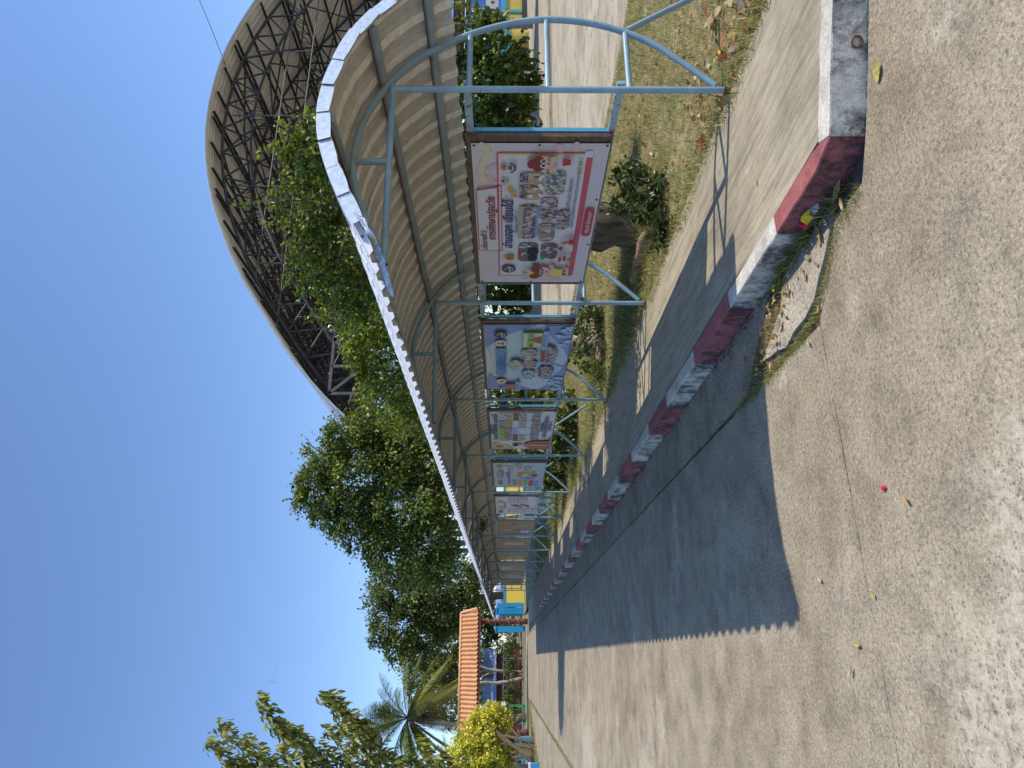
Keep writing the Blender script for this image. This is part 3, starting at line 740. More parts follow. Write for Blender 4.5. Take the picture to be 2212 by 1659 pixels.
def emblem_school(p, a, b, r):
    for k in range(9):
        t = R(35 + 110 * k / 8); p.line((a + .2 * r * math.cos(t), b + .25 * r + .2 * r * math.sin(t)), (a + .75 * r * math.cos(t), b + .35 * r + .85 * r * math.sin(t)), .09 * r, 'ink_red')
    p.rect(a - .12 * r, b + .2 * r, a + .12 * r, b + .7 * r, 'ink_orange')
    p.rect(a - .4 * r, b - .3 * r, a + .4 * r, b + .15 * r, 'ink_navy'); p.text('พท', a - .24 * r, a + .24 * r, b - .2 * r, 'ink_gold')
    pts = [(a + 1.0 * r * math.cos(R(200 + 14 * k)), b + .25 * r + 1.0 * r * math.sin(R(200 + 14 * k))) for k in range(11)]; p.pline(pts, .26 * r, 'ink_navy')
def emblem_fast(p, a, b, r):
    p.ell(a, b, r, r, 'ink_navy'); p.ell(a - .1 * r, b + .45 * r, .18 * r, .3 * r, 'ink_gold')
    p.text('FAST', a - .75 * r, a + .25 * r, b - .35 * r, 'ink_white', shear=.25, bold=.03 * r); p.text('6', a + .3 * r, a + .72 * r, b - .35 * r, 'ink_yellow', bold=.04 * r)
    p.line((a - .6 * r, b - .58 * r), (a + .5 * r, b - .58 * r), .12 * r, 'ink_grey')
def emblem_seal(p, a, b, r):
    p.ell(a, b - .15 * r, .75 * r, .75 * r, 'ink_gold'); p.ell(a, b - .15 * r, .5 * r, .5 * r, 'ink_brown'); p.poly([(a - .3 * r, b + .5 * r), (a + .3 * r, b + .5 * r), (a, b + 1.15 * r)], 'ink_orange')
    for k in range(4): p.line((a - .35 * r, b - .45 * r + .2 * r * k), (a + .35 * r, b - .45 * r + .2 * r * k), .06 * r, 'ink_gold')

# board 1: pink and white, children's drawings, eight class photographs
B = Board(0, 'pink and white banner board with red title box and class photographs', 'vinyl_pink', wr=0.0025); p = B.p
p.pline([(1.93, .93), (1.86, .86), (1.74, .90), (1.60, .93), (1.48, .90)], .055, 'ink_cream'); p.pline([(1.70, .80), (1.66, .865), (1.58, .875), (1.50, .84), (1.47, .78)], .05, 'ink_pink')
p.ell(1.88, .36, .05, .035, 'ink_pink'); p.ell(1.90, .24, .055, .03, 'ink_pink'); p.poly([(.02, .42), (.10, .40), (.16, .28), (.0, .22)], 'ink_pink'); p.ell(.02, .55, .03, .03, 'ink_cream')
p.rrect(.098, .108, 1.842, .806, .02, 'ink_band'); p.rrect(.112, .122, 1.828, .793, .016, 'ink_white')
p.rect(.112, .122, 1.828, .155, 'ink_band'); p.rect(1.70, .155, 1.815, .30, 'ink_white'); p.rect(1.60, .158, 1.76, .215, 'ink_cream'); p.rect(1.79, .11, 1.86, .17, 'ink_white')
p.line((1.815, .16), (1.815, .78), .012, 'ink_yellow')
p.poly([(.540, .80), (1.440, .805), (1.402, .968), (.546, .972)], 'ink_white')
p.pline([(.540, .80), (1.440, .805), (1.402, .968), (.546, .972), (.540, .80)], .007, 'ink_red'); p.pline([(.540, .80), (.536, .770), (1.47, .775), (1.445, .945), (1.402, .968)], .007, 'ink_red'); p.line((1.44, .805), (1.47, .775), .006, 'ink_red')
for k in range(19): a = .57 + .046 * k; p.line((a, .80), (a - .004, .772), .004, 'ink_red')
for k in range(5): b = .83 + .03 * k; p.line((1.436 - k * .006, b), (1.463 - k * .005, b - .02), .004, 'ink_red')
p.text('นโยบายที่ 5', .572, .86, .900, 'ink_deep', shear=.15, bold=.0012); p.text('การศึกษาปฐมวัย', .725, 1.335, .826, 'ink_deep', shear=.2, bold=.0018)
p.text('อ่านออก เขียนได้', .60, 1.30, .683, 'ink_navy', shear=.2, bold=.003); p.text('(ชั้นอนุบาลปีที่ 3 )', .832, 1.15, .640, 'ink_navy', shear=.1)
p.text('โรงเรียนบ้านโพนทอง', 1.16, 1.56, .228, 'ink_navy', shear=.15); p.text('สำนักงานเขตพื้นที่การศึกษาประถมศึกษาอุดรธานี เขต 2', .91, 1.80, .182, 'ink_navy', shear=.15)
p.rrect(.79, .024, 1.187, .100, .035, 'ink_red'); p.text('“เรียนดี มีความสุข”', .83, 1.15, .043, 'ink_white', shear=.15, bold=.0008)
for (a0, b0, a1, b1, mt) in ((1.288, .444, 1.646, .642, 'photo_desk'), (.733, .464, 1.245, .641, 'photo_class'), (.368, .447, .689, .639, 'photo_dark'), (1.355, .277, 1.668, .446, 'photo_green'), (1.004, .317, 1.342, .476, 'photo_class'), (.698, .316, .990, .476, 'photo_room'), (.409, .272, .683, .441, 'photo_dark'), (.876, .205, 1.184, .334, 'photo_class')):
    p.rrect(a0 + .013, b0 + .010, a1 - .013, b1 - .010, .055, mt)
p.rect(.76, .60, 1.22, .632, 'ink_tan'); p.rect(.78, .475, 1.2, .492, 'ink_indigo'); p.rect(1.33, .57, 1.62, .635, 'photo_class'); p.rect(1.40, .41, 1.63, .438, 'photo_green'); p.rect(.43, .60, .53, .63, 'ink_red'); p.ell(.55, .50, .07, .05, 'ink_black'); p.ell(.44, .50, .05, .045, 'ink_black'); p.ell(.46, .41, .05, .02, 'ink_leaf'); p.ell(1.47, .47, .045, .02, 'ink_white', 20); p.ell(1.58, .475, .04, .018, 'ink_white', -20)
emblem_fast(p, .253, .713, .066); emblem_seal(p, .452, .712, .058); emblem_school(p, 1.705, .712, .058)
p.poly([(1.468, .742), (1.485, .722), (1.385, .655), (1.365, .66), (1.372, .678)], 'ink_orange'); p.ell(1.478, .733, .013, .013, 'ink_pink'); p.poly([(1.385, .655), (1.358, .650), (1.372, .678)], 'ink_brown')
for a, b, c in ((1.52, .755, 'ink_teal'), (1.555, .762, 'ink_red'), (1.545, .732, 'ink_teal'), (1.515, .728, 'ink_yellow')): p.rect(a - .015, b - .013, a + .015, b + .013, c); p.ell(a + .016, b, .007, .007, c)
for a, b, r in ((1.335, .705, .020), (1.375, .735, .014), (1.375, .690, .012)): p.pline([(a, b + r), (a + .3 * r, b + .3 * r), (a + r, b), (a + .3 * r, b - .3 * r), (a, b - r), (a - .3 * r, b - .3 * r), (a - r, b), (a - .3 * r, b + .3 * r), (a, b + r)], .004, 'ink_red')
def child(p, a, b, r, body):
    p.ell(a, b, r, r * .95, 'ink_skin'); p.ell(a, b + .42 * r, 1.02 * r, .62 * r, 'ink_hair'); p.ell(a - .25 * r, b - .02 * r, .26 * r, .28 * r, 'ink_white'); p.ell(a + .35 * r, b - .02 * r, .26 * r, .28 * r, 'ink_white'); p.ell(a - .22 * r, b - .02 * r, .15 * r, .18 * r, 'ink_black'); p.ell(a + .37 * r, b - .02 * r, .15 * r, .18 * r, 'ink_black'); p.ell(a + .05 * r, b - .45 * r, .14 * r, .12 * r, 'ink_red')
child(p, 1.765, .468, .085, None); p.ell(1.765, .555, .05, .03, 'ink_hair')
p.ell(1.70, .395, .03, .035, 'ink_skin', 30); p.ell(1.815, .39, .03, .035, 'ink_skin', -30)
for k in range(3): p.line((1.685 + .012 * k, .42), (1.682 + .012 * k, .445), .004, 'ink_brown'); p.line((1.80 + .012 * k, .415), (1.80 + .012 * k, .44), .004, 'ink_brown')
p.poly([(1.745, .33), (1.835, .33), (1.82, .27), (1.76, .27)], 'ink_red'); p.poly([(1.75, .27), (1.83, .27), (1.80, .245), (1.765, .25)], 'ink_pink')
p.ell(.165, .475, .05, .045, 'ink_hair'); p.ell(.315, .47, .045, .04, 'ink_hair'); child(p, .24, .405, .092, None)
p.poly([(.165, .32), (.30, .32), (.285, .215), (.18, .215)], 'ink_yellow'); p.line((.175, .30), (.10, .255), .035, 'ink_skin'); p.line((.29, .30), (.365, .335), .035, 'ink_skin'); p.rect(.185, .185, .235, .218, 'ink_brown'); p.rect(.245, .185, .285, .218, 'ink_brown'); p.rect(.20, .155, .225, .186, 'ink_skin'); p.line((.265, .19), (.33, .175), .025, 'ink_skin'); p.ell(.345, .18, .022, .015, 'ink_red', 40); p.ell(.205, .152, .024, .012, 'ink_red')
p.poly([(.20, .53), (.27, .545), (.255, .485), (.215, .48)], 'ink_yellow'); p.poly([(.20, .51), (.25, .495), (.24, .478), (.22, .478)], 'ink_orange'); p.line((.23, .54), (.225, .59), .012, 'ink_red'); p.line((.25, .54), (.275, .60), .012, 'ink_red'); p.line((.24, .54), (.235, .585), .008, 'ink_black')
p.line((.478, .158), (.478, .28), .01, 'ink_deep'); p.rrect(.43, .245, .515, .272, .006, 'ink_red'); p.rrect(.445, .205, .53, .234, .006, 'ink_red'); p.poly([(.44, .158), (.46, .20), (.478, .165), (.50, .195), (.515, .158)], 'ink_leaf')
child(p, .652, .245, .035, None); p.rect(.72, .158, .80, .20, 'ink_red'); p.rect(.735, .20, .765, .235, 'ink_red'); p.rect(.775, .2, .8, .222, 'ink_orange'); p.poly([(.73, .235), (.77, .235), (.75, .258)], 'ink_red'); p.rect(.61, .158, .70, .185, 'ink_cream')
B.done()

# board 2: blue banner with scalloped photographs
B = Board(1, 'blue banner board with scalloped photographs and pale flower corners', 'vinyl_blue'); p = B.p
for s_, e_ in ((-.03, 1), (1.925, -1)):
    p.poly([(s_, .98), (s_ + e_ * .62, .98), (s_ + e_ * .42, .85), (s_ + e_ * .25, .72), (s_ + e_ * .12, .55), (s_, .40)], 'ink_indigo')
    for k in range(5): p.pline([(s_ + e_ * (.02 + .11 * k), .975), (s_ + e_ * (.10 + .08 * k), .83), (s_ + e_ * (.06 + .05 * k), .66 + .02 * k)], .006, 'ink_lilac')
p.poly([(.45, .98), (1.38, .98), (1.20, .93), (.95, .915), (.68, .93)], 'ink_white'); p.poly([(.3, .02), (.75, .02), (.95, .3), (.8, .75), (.5, .6)], 'ink_pale')
p.poly([(-.03, .005), (.9, .005), (.62, .07), (.35, .18), (.1, .20), (-.03, .30)], 'ink_indigo'); p.poly([(1.92, .005), (1.05, .005), (1.25, .05), (1.45, .14), (1.7, .26), (1.92, .32)], 'ink_indigo')
rr = random.Random(4)
for k in range(46):
    a = rr.choice((rr.uniform(.02, .45), rr.uniform(1.4, 1.9))); b = rr.uniform(.03, .17); r_ = rr.uniform(.02, .05); p.ell(a, b, r_, r_ * .9, rr.choice(('ink_lilac', 'ink_sky', 'ink_ltgrey', 'ink_lilac')), lobes=6); p.ell(a, b, r_ * .35, r_ * .35, 'ink_ltgrey', n=8)
p.rrect(.51, .735, 1.37, .862, .05, 'ink_gold'); p.rrect(.52, .742, 1.36, .855, .048, 'ink_blue')
for t, a0, a1, b in (('กิจกรรม', .83, 1.02, .823), ('โรงเรียนบ้านโพนทอง', .72, 1.16, .792), ('อำเภอเมือง', .86, 1.02, .772), ('สำนักงานเขตพื้นที่การศึกษาประถมศึกษาอุดรธานี', .66, 1.22, .752)): p.text(t, a0, a1, b, 'ink_navy')
p.ell(.33, .80, .085, .068, 'ink_gold'); p.ell(.33, .80, .079, .062, 'ink_white'); emblem_seal(p, .33, .80, .045)
p.ell(1.52, .80, .085, .068, 'ink_red'); p.ell(1.52, .80, .080, .063, 'ink_white'); emblem_school(p, 1.52, .795, .04); emblem_fast(p, 1.76, .80, .075)
for a, b, ra, rb, mt in ((.90, .62, .16, .08, 'photo_room'), (1.22, .47, .18, .10, 'photo_room'), (.92, .46, .13, .10, 'photo_class'), (.60, .46, .15, .09, 'photo_green'), (.66, .25, .21, .10, 'photo_class'), (1.18, .24, .27, .10, 'photo_class')): p.ell(a, b, ra, rb, mt, lobes=9)
p.rect(1.0, .285, 1.34, .325, 'ink_brown'); p.rect(.52, .30, .78, .335, 'ink_brown'); p.rect(.50, .41, .60, .5, 'ink_sky')
p.rrect(1.42, .33, 1.82, .56, .02, 'ink_green'); p.rect(1.44, .34, 1.80, .42, 'ink_cream'); p.poly([(1.53, .34), (1.74, .34), (1.69, .44), (1.58, .44)], 'ink_robe'); p.ell(1.635, .462, .022, .026, 'ink_brown'); p.rect(1.44, .44, 1.52, .475, 'ink_red'); p.rect(1.70, .44, 1.79, .475, 'ink_blue'); p.rect(1.44, .50, 1.8, .545, 'ink_cream')
p.rrect(1.36, .265, 1.86, .325, .02, 'ink_sky'); p.text('ผู้อำนวยการ', 1.45, 1.77, .282, 'ink_navy'); p.rrect(.02, .555, .36, .615, .02, 'ink_sky'); p.text('นักเรียน', .08, .30, .57, 'ink_navy')
p.poly([(.10, .62), (.28, .62), (.265, .74), (.22, .765), (.16, .765), (.115, .74)], 'ink_robe'); p.ell(.19, .795, .025, .034, 'ink_brown'); p.ell(.19, .815, .026, .02, 'ink_black'); p.line((.19, .76), (.19, .63), .012, 'ink_white')
B.done()

# board 3: white with a grid of twelve photographs
B = Board(2, 'white banner board with twelve photo grid beside a person in red robe', 'vinyl_white'); p = B.p
p.poly([(-.03, .98), (.38, .98), (.22, .72), (.05, .62), (-.03, .6)], 'ink_tan'); p.poly([(.12, .98), (.17, .98), (.30, .83), (.12, .70), (.08, .7)], 'ink_yellow'); p.poly([(-.03, .005), (.75, .005), (.5, .08), (.2, .25), (-.03, .42)], 'ink_mauve')
p.ell(.13, .85, .125, .09, 'ink_white'); p.ell(.13, .85, .115, .082, 'ink_olive'); p.ell(.14, .85, .05, .04, 'ink_brown'); p.ell(.34, .91, .09, .055, 'ink_white'); p.ell(.34, .91, .082, .048, 'photo_room')
for i in range(3):
    for j in range(4):
        a0 = .47 + j * .36; b0 = .645 - i * .215; mt = [['photo_dark', 'photo_dark', 'ink_olive', 'photo_room'], ['photo_room', 'ink_ltgrey', 'ink_tan', 'photo_room'], ['photo_class', 'photo_class', 'photo_class', 'photo_class']][i][j]
        p.rect(a0, b0, a0 + .345, b0 + .205, mt)
        if i < 2: p.rect(a0, b0 + .12, a0 + .345, b0 + .205, ['ink_green', 'ink_green', 'photo_dark', 'ink_grey'][j] if i == 0 else ['ink_faded3', 'ink_sky', 'ink_ltgrey', 'ink_faded3'][j])
        else: p.rect(a0, b0 + .14, a0 + .345, b0 + .205, 'ink_ltgrey')
p.text('การพัฒนา', .85, 1.35, .92, 'ink_navy', bold=.002); p.text('โรงเรียนบ้านโพนทอง อุดรธานี', .55, 1.75, .868, 'ink_navy', bold=.002); emblem_school(p, 1.80, .91, .05)
p.text('สภาพแวดล้อม', 1.0, 1.45, .16, 'ink_navy', bold=.002); p.text('สำนักงานเขตพื้นที่การศึกษา', .65, 1.75, .095, 'ink_navy', bold=.002); p.text('อุดรธานี เขต 2', 1.05, 1.5, .04, 'ink_navy', bold=.002)
p.poly([(.0, .02), (.52, .02), (.48, .33), (.36, .44), (.20, .44), (.06, .33)], 'ink_robe'); p.ell(.27, .53, .065, .085, 'ink_skin'); p.ell(.27, .585, .07, .05, 'ink_black'); p.line((.27, .43), (.25, .05), .03, 'ink_white'); p.line((.15, .4), (.12, .05), .02, 'ink_orange')
B.done()

# board 4: grey blue with bright blocks
B = Board(3, 'grey blue banner board with bright coloured blocks and ovals', 'vinyl_grey', wr=0.006); p = B.p
for k, c in enumerate(('ink_mauve', 'ink_orange', 'ink_green', 'ink_red', 'ink_blue')): p.rect(.16 - .02 * k, .52 - .11 * k, .62 - .02 * k, .61 - .11 * k, c)
for a, b, ra, rb, c in ((.95, .47, .10, .07, 'ink_orange'), (1.15, .40, .10, .13, 'ink_orange'), (1.20, .26, .13, .10, 'ink_green'), (.98, .22, .13, .10, 'ink_red'), (.80, .42, .12, .06, 'ink_indigo'), (.72, .28, .07, .12, 'ink_blue'), (.95, .34, .13, .09, 'ink_pale'), (.93, .33, .09, .05, 'ink_red'), (.97, .35, .06, .04, 'ink_yellow')): p.ell(a, b, ra, rb, c)
for a, b in ((1.33, .58), (1.50, .42), (1.32, .25)): p.rect(a, b, a + .36, b + .18, 'ink_white'); p.rect(a + .02, b + .015, a + .34, b + .165, 'photo_room')
p.ell(1.1, .85, .33, .075, 'ink_mauve'); p.text('แนวทาง', .92, 1.28, .835, 'ink_cream'); p.rrect(1.35, .71, 1.75, .78, .02, 'ink_white'); p.text('โรงเรียนบ้านโพนทอง', 1.40, 1.70, .73, 'ink_navy'); p.text('สู่คุณภาพการศึกษาที่ดีขึ้น', .75, 1.30, .70, 'ink_navy'); p.text('การประกันคุณภาพภายในโรงเรียน', .2, 1.3, .655, 'ink_navy')
p.ell(.55, .86, .05, .05, 'ink_indigo'); p.ell(.40, .86, .04, .05, 'ink_gold'); p.ell(.28, .85, .04, .04, 'ink_mauve'); p.poly([(1.55, .82), (1.8, .82), (1.75, .9), (1.62, .92)], 'ink_olive')
B.done()

# board 5: pale with red outlined boxes
B = Board(4, 'pale wrinkled banner board with red outlined text boxes', 'vinyl_white', wr=0.010); p = B.p
for a0, b0, a1, b1 in ((.15, .5, .65, .69), (.15, .29, .65, .48), (.15, .10, .65, .27), (1.25, .48, 1.80, .68), (1.25, .26, 1.80, .46)):
    p.rect(a0, b0, a1, b1, 'ink_deep'); p.rect(a0 + .012, b0 + .01, a1 - .012, b1 - .01, 'ink_white')
    for k in range(5): p.line((a0 + .05, b1 - .035 - .03 * k), (a1 - .06 - .03 * (k % 2), b1 - .035 - .03 * k), .012, 'ink_mauve')
for a, b, ra, rb, c in ((.95, .50, .14, .05, 'ink_red'), (.85, .42, .10, .06, 'ink_olive'), (1.05, .36, .12, .05, 'ink_mauve'), (.92, .25, .12, .05, 'ink_red'), (.95, .59, .10, .04, 'ink_green'), (.7, .86, .12, .05, 'ink_cream'), (1.35, .86, .16, .05, 'ink_pink')): p.ell(a, b, ra, rb, c, rot=15)
p.text('โรงเรียนบ้านโพนทอง', .6, 1.35, .745, 'ink_navy'); p.poly([(-.03, .02), (1.9, .02), (1.9, .09), (1.2, .05), (.4, .08)], 'ink_lilac')
for k, c in enumerate(('ink_grey', 'ink_red', 'ink_grey')): p.ell(.15 + .14 * k, .87, .05, .06, c)
B.done()
# boards 6 to 11: sun bleached sheets
far = [('sixth', 'brown bleached banner board with faded pictures', [('ink_faded2', .3, .6, .6, .75), ('ink_faded3', .3, .35, .55, .5), ('ink_lilac', .0, .1, .5, .35), ('ink_olive', 1.0, .15, 1.3, .3)]),
       ('seventh', 'tan bleached banner board with pale centre', [('ink_faded2', .6, .2, 1.2, .8), ('ink_faded', .1, .1, .4, .4)]),
       ('eighth', 'olive stained banner board', [('ink_olive', .1, .15, 1.0, .75), ('ink_tan', .3, .3, .9, .6)]),
       ('ninth', 'bleached banner board with grey patch', [('ink_faded2', .1, .5, 1.0, .95), ('ink_grey', .2, .6, .7, .9)]),
       ('tenth', 'grey brown banner board', [('ink_faded2', .3, .2, .8, .8), ('ink_mauve', 1.0, .2, 1.4, .8)]),
       ('eleventh', 'dull brown farthest banner board', [('ink_faded3', .2, .1, 1.5, .5)])]
for i, (w_, lab, blocks) in enumerate(far):
    B = Board(5 + i, lab + ', ' + w_ + ' board from the kerb corner', 'vinyl_tan', 'purlin_grey', wr=0.011); p = B.p
    for c, a0, b0, a1, b1 in blocks: p.rrect(a0, b0, a1, b1, .1, c)
    rr = random.Random(i)
    for k in range(14): a = rr.uniform(0, 1.8); p.ell(a, rr.uniform(.1, .85), rr.uniform(.03, .12), rr.uniform(.015, .05), rr.choice(('ink_faded', 'ink_faded2', 'ink_faded3', 'ink_tan')), rot=rr.uniform(-40, 40))
    B.done()

# ------------------------------------------------------------------ the big arched hall
hall = thing('arched_hall', 'huge open ended hall with arched sheet roof on dark lattice trusses', 'hall', (6.3, 20.0, 0.16))
HL = [(5.35, 4.4), (6.3, 5.7), (7.35, 6.9), (8.7, 8.08), (10.1, 9.05), (11.5, 9.98), (13.2, 10.85), (14.9, 11.5), (16.7, 11.93), (18.6, 12.07)]
HP = HL + [(37.2 - x, z) for x, z in HL[-2::-1]]
hall_pts = catmull([(x, 0, z) for x, z in HP], 5)
HLEN = sum((b - a).length for a, b in zip(hall_pts, hall_pts[1:]))
def hp(d, off=0.0):
    p, nn = along(hall_pts, min(max(d, 0.001), HLEN - 0.001), off); return p
HY0, HY1, SW = 20.0, 48.0, 1.0
mb = MB(); cols = []
for k in range(4): cols += [(k * .25, 0.03), (k * .25 + .10, 0.03), (k * .25 + .125, 0.0), (k * .25 + .15, 0.0), (k * .25 + .175, 0.03)]
cols = [(y, h) for y, h in cols if y < SW] + [(SW + 0.004, 0.03)]
nr = 46
for layer, off0 in ((0, 0.035), (1, 0.0)):
    vs = []
    for r_ in range(nr + 1):
        for y, h in cols: q = hp(HLEN * r_ / nr, off0 + h); vs.append((q.x, HY0 + y, q.z))
    nc = len(cols); fs = []
    for r_ in range(nr):
        for c in range(nc - 1):
            q = (r_ * nc + c, r_ * nc + c + 1, (r_ + 1) * nc + c + 1, (r_ + 1) * nc + c); fs.append(q if layer else q[::-1])
    mb.add(vs, fs, layer)
h0 = mb.build('roof_sheet', ['hall_top', 'hall_sheet'], hall)
for i in range(1, 28):
    c = h0.copy(); COL.objects.link(c); c.location = (0, i * SW, 0)
nf = 20
for i in range(nf):
    mb = MB(); vs = []
    for k in range(4):
        d = HLEN * (i + k / 3.0) / nf + (0.02 if k == 3 else 0)
        for off, y in ((0.01, HY0 - 0.01), (0.06, HY0 - 0.03), (0.095, HY0 + 0.02), (0.085, HY0 + 0.30)):
            q = hp(d, off + 0.006 * (i % 2)); vs.append((q.x, y, q.z))
    fs = [(k * 4 + c, k * 4 + c + 1, (k + 1) * 4 + c + 1, (k + 1) * 4 + c) for k in range(3) for c in range(3)]
    mb.add(vs, fs); mb.build('fascia_strip', 'hall_lip', hall)
NN = 28
TY = [20.7 + 3.3 * k for k in range(9)]
def arch_truss(y, parts):
    top = [hp(HLEN * (k + .5) / NN, -0.26) for k in range(NN)]; bot = [hp(HLEN * (k + 1.0) / NN, -1.28) for k in range(NN - 1)]
    mb = MB(); mb.tube([(p.x, y, p.z) for p in top], 0.055, 6); tc = mb.build('top_chord', 'hall_steel', hall)
    mb = MB(); mb.tube([(p.x, y, p.z) for p in bot], 0.048, 6); mb.build('bottom_chord', 'hall_steel', tc)
    mb = MB()
    for k in range(NN - 1):
        for t in (top[k], top[k + 1]):
            if parts: mb = MB()
            mb.tube([(t.x, y, t.z), (bot[k].x, y, bot[k].z)], 0.036, 5)
            if parts: mb.build('web', 'hall_steel', tc)
    if not parts: mb.build('web', 'hall_steel', tc)['kind'] = 'stuff'
for i, y in enumerate(TY): arch_truss(y, i == 0)
for k in range(NN):
    mb = MB(); p = hp(HLEN * (k + .5) / NN, -0.10); mb.beam((p.x, HY0 + 0.12, p.z), (p.x, HY1 - 0.1, p.z), 0.05, 0.085); mb.build('purlin', 'hall_steel', hall)
    if k % 3 == 1:
        mb = MB(); p = hp(HLEN * (k + .5) / NN + 0.24, -0.10); mb.beam((p.x, HY0 + 0.12, p.z), (p.x, HY1 - 0.1, p.z), 0.05, 0.085); mb.build('purlin', 'hall_steel', hall)
for k in (3, 7, 11, 15, 19, 23):
    a = hp(HLEN * (k + .5) / NN, -0.30); b = hp(HLEN * (k + .5) / NN, -1.0); mb = MB()
    for q in (a, b): mb.tube([(q.x, TY[0], q.z), (q.x, TY[-1], q.z)], 0.035, 6)
    n_ = 52
    for j in range(n_):
        y0 = TY[0] + (TY[-1] - TY[0]) * j / n_; y1 = TY[0] + (TY[-1] - TY[0]) * (j + 1) / n_
        mb.tube([(a.x, y0, a.z), (b.x, y1, b.z)], 0.02, 4); mb.tube([(b.x, y1, b.z), (a.x, y1, a.z)], 0.02, 4)
    mb.build('ladder_girder', 'hall_steel', hall)
mb = MB()
for j in range(8):
    for k in range(0, NN - 4, 4):
        p, q = hp(HLEN * (k + .5) / NN, -0.3), hp(HLEN * (k + 4.5) / NN, -0.3)
        m1 = hp(HLEN * (k + 2.5) / NN, -0.3)
        mb.tube([(p.x, TY[j], p.z), (m1.x, (TY[j] + TY[j + 1]) / 2, m1.z), (q.x, TY[j + 1], q.z)], 0.036, 4); mb.tube([(q.x, TY[j], q.z), (m1.x, (TY[j] + TY[j + 1]) / 2, m1.z), (p.x, TY[j + 1], p.z)], 0.036, 4)
for j in range(8):
    for k in range(1, NN - 3, 3):
        p, q = hp(HLEN * (k + .5) / NN, -1.25), hp(HLEN * (k + 3.5) / NN, -1.25)
        mb.tube([(p.x, TY[j], p.z), (q.x, TY[j + 1], q.z)], 0.03, 4); mb.tube([(q.x, TY[j], q.z), (p.x, TY[j + 1], p.z)], 0.03, 4)
mb.build('cross_bracing', 'hall_steel', hall)['kind'] = 'stuff'
for k in range(1, NN, 3):
    mb = MB(); p = hp(HLEN * (k + .5) / NN, -1.25); mb.tube([(p.x, TY[0], p.z), (p.x, TY[-1], p.z)], 0.035, 5); mb.build('runner', 'hall_steel', hall)
for y, z in ((20.7, 8.95), (20.7, 9.85), (27.3, 8.95), (33.9, 8.95)):
    w_ = [p.x for p in hall_pts if p.z > z]; mb = MB(); mb.tube([(min(w_), y, z), (max(w_), y, z)], 0.024, 6); mb.build('tie_rod', 'rod_steel', hall)
for x, zt in ((12.4, 9.9), (15.5, 11.1), (18.6, 11.6), (21.7, 11.1), (24.8, 9.9)):
    mb = MB(); mb.tube([(x, 20.7, zt), (x, 20.7, 8.95)], 0.024, 6); mb.build('hanger_rod', 'rod_steel', hall)
for x in (6.7, 30.5):
    for y in TY:
        mb = MB(); mb.box((x, y, 3.2), (0.28, 0.28, 6.1)); mb.build('column', 'grey_steel', hall)
mb = MB(); L0, L1, zb, zt, yy = 7.6, 10.25, 5.93, 6.95, 20.32
for p, q in (((L0, zt), (L1, zt)), ((L0, zb), (L1, zb)), ((L0, zb), (L0, zt)), ((L1, zb), (L1, zt)), ((8.5, zb), (8.5, zt)), ((9.4, zb), (9.4, zt)), ((L0, zt), (8.5, zb)), ((9.4, zt), (8.5, zb)), ((9.4, zt), (L1, zb))):
    mb.beam((p[0], yy, p[1]), (q[0], yy, q[1]), 0.09, 0.09)
fr_ = mb.build('bracket_truss', 'hall_lattice', hall)
mb = MB(); mb.lathe((9.75, 20.2, 7.08), [(0.0, 0.05), (0.10, 0.05), (0.13, -0.02), (0.04, -0.10)], 14); mb.build('lamp', 'white_paint', fr_)
cab = MB(); a = P(235, -330, 34); b = P(487, 140, 26); pts = [a.lerp(b, t / 12) - Vector((0, 0, 0.5 * math.sin(math.pi * t / 12))) for t in range(13)]
pts.append(b + Vector((-3, 1.0, -0.9)))
cab.tube(pts, 0.014, 5); tagp(cab.build('power_cable', 'wire_black', None), 'thin black cable sagging across the sky to the hall roof', 'cable')

# ------------------------------------------------------------------ trees and plants
def G(x, y, z=0.0):
    d = P(x, y, 1.0) - Vector((0, 0, CAMZ)); t = (z - CAMZ) / d.z
    return Vector((0, 0, CAMZ)) + d * t
def DB(lst, depth, flat_=1.0, dfac=1.0):
    """lobes of a crown from (x, y, radius[, depth]) measured on the photograph"""
    out = []
    for e in lst:
        dp = e[3] if len(e) > 3 else depth
        r = e[2] * dp / 1533; out.append((tuple(P(e[0], e[1], dp)), (r * dfac, r * dfac, r * flat_)))
    return out
VINE = [(.06, .11, .018), (.11, .17, .025), (.19, .25, .035), (.05, .09, .02), (.15, .20, .05)]
VINE_L = [(.23, .29, .035), (.28, .33, .04), (.16, .22, .03), (.10, .16, .025)]
DARK = [(.035, .065, .016), (.055, .095, .02), (.075, .115, .025), (.10, .14, .03)]
MID = [(.06, .10, .022), (.09, .13, .028), (.12, .16, .03), (.16, .19, .04)]
LIGHT = [(.12, .16, .03), (.16, .20, .035), (.20, .23, .045), (.09, .13, .03)]

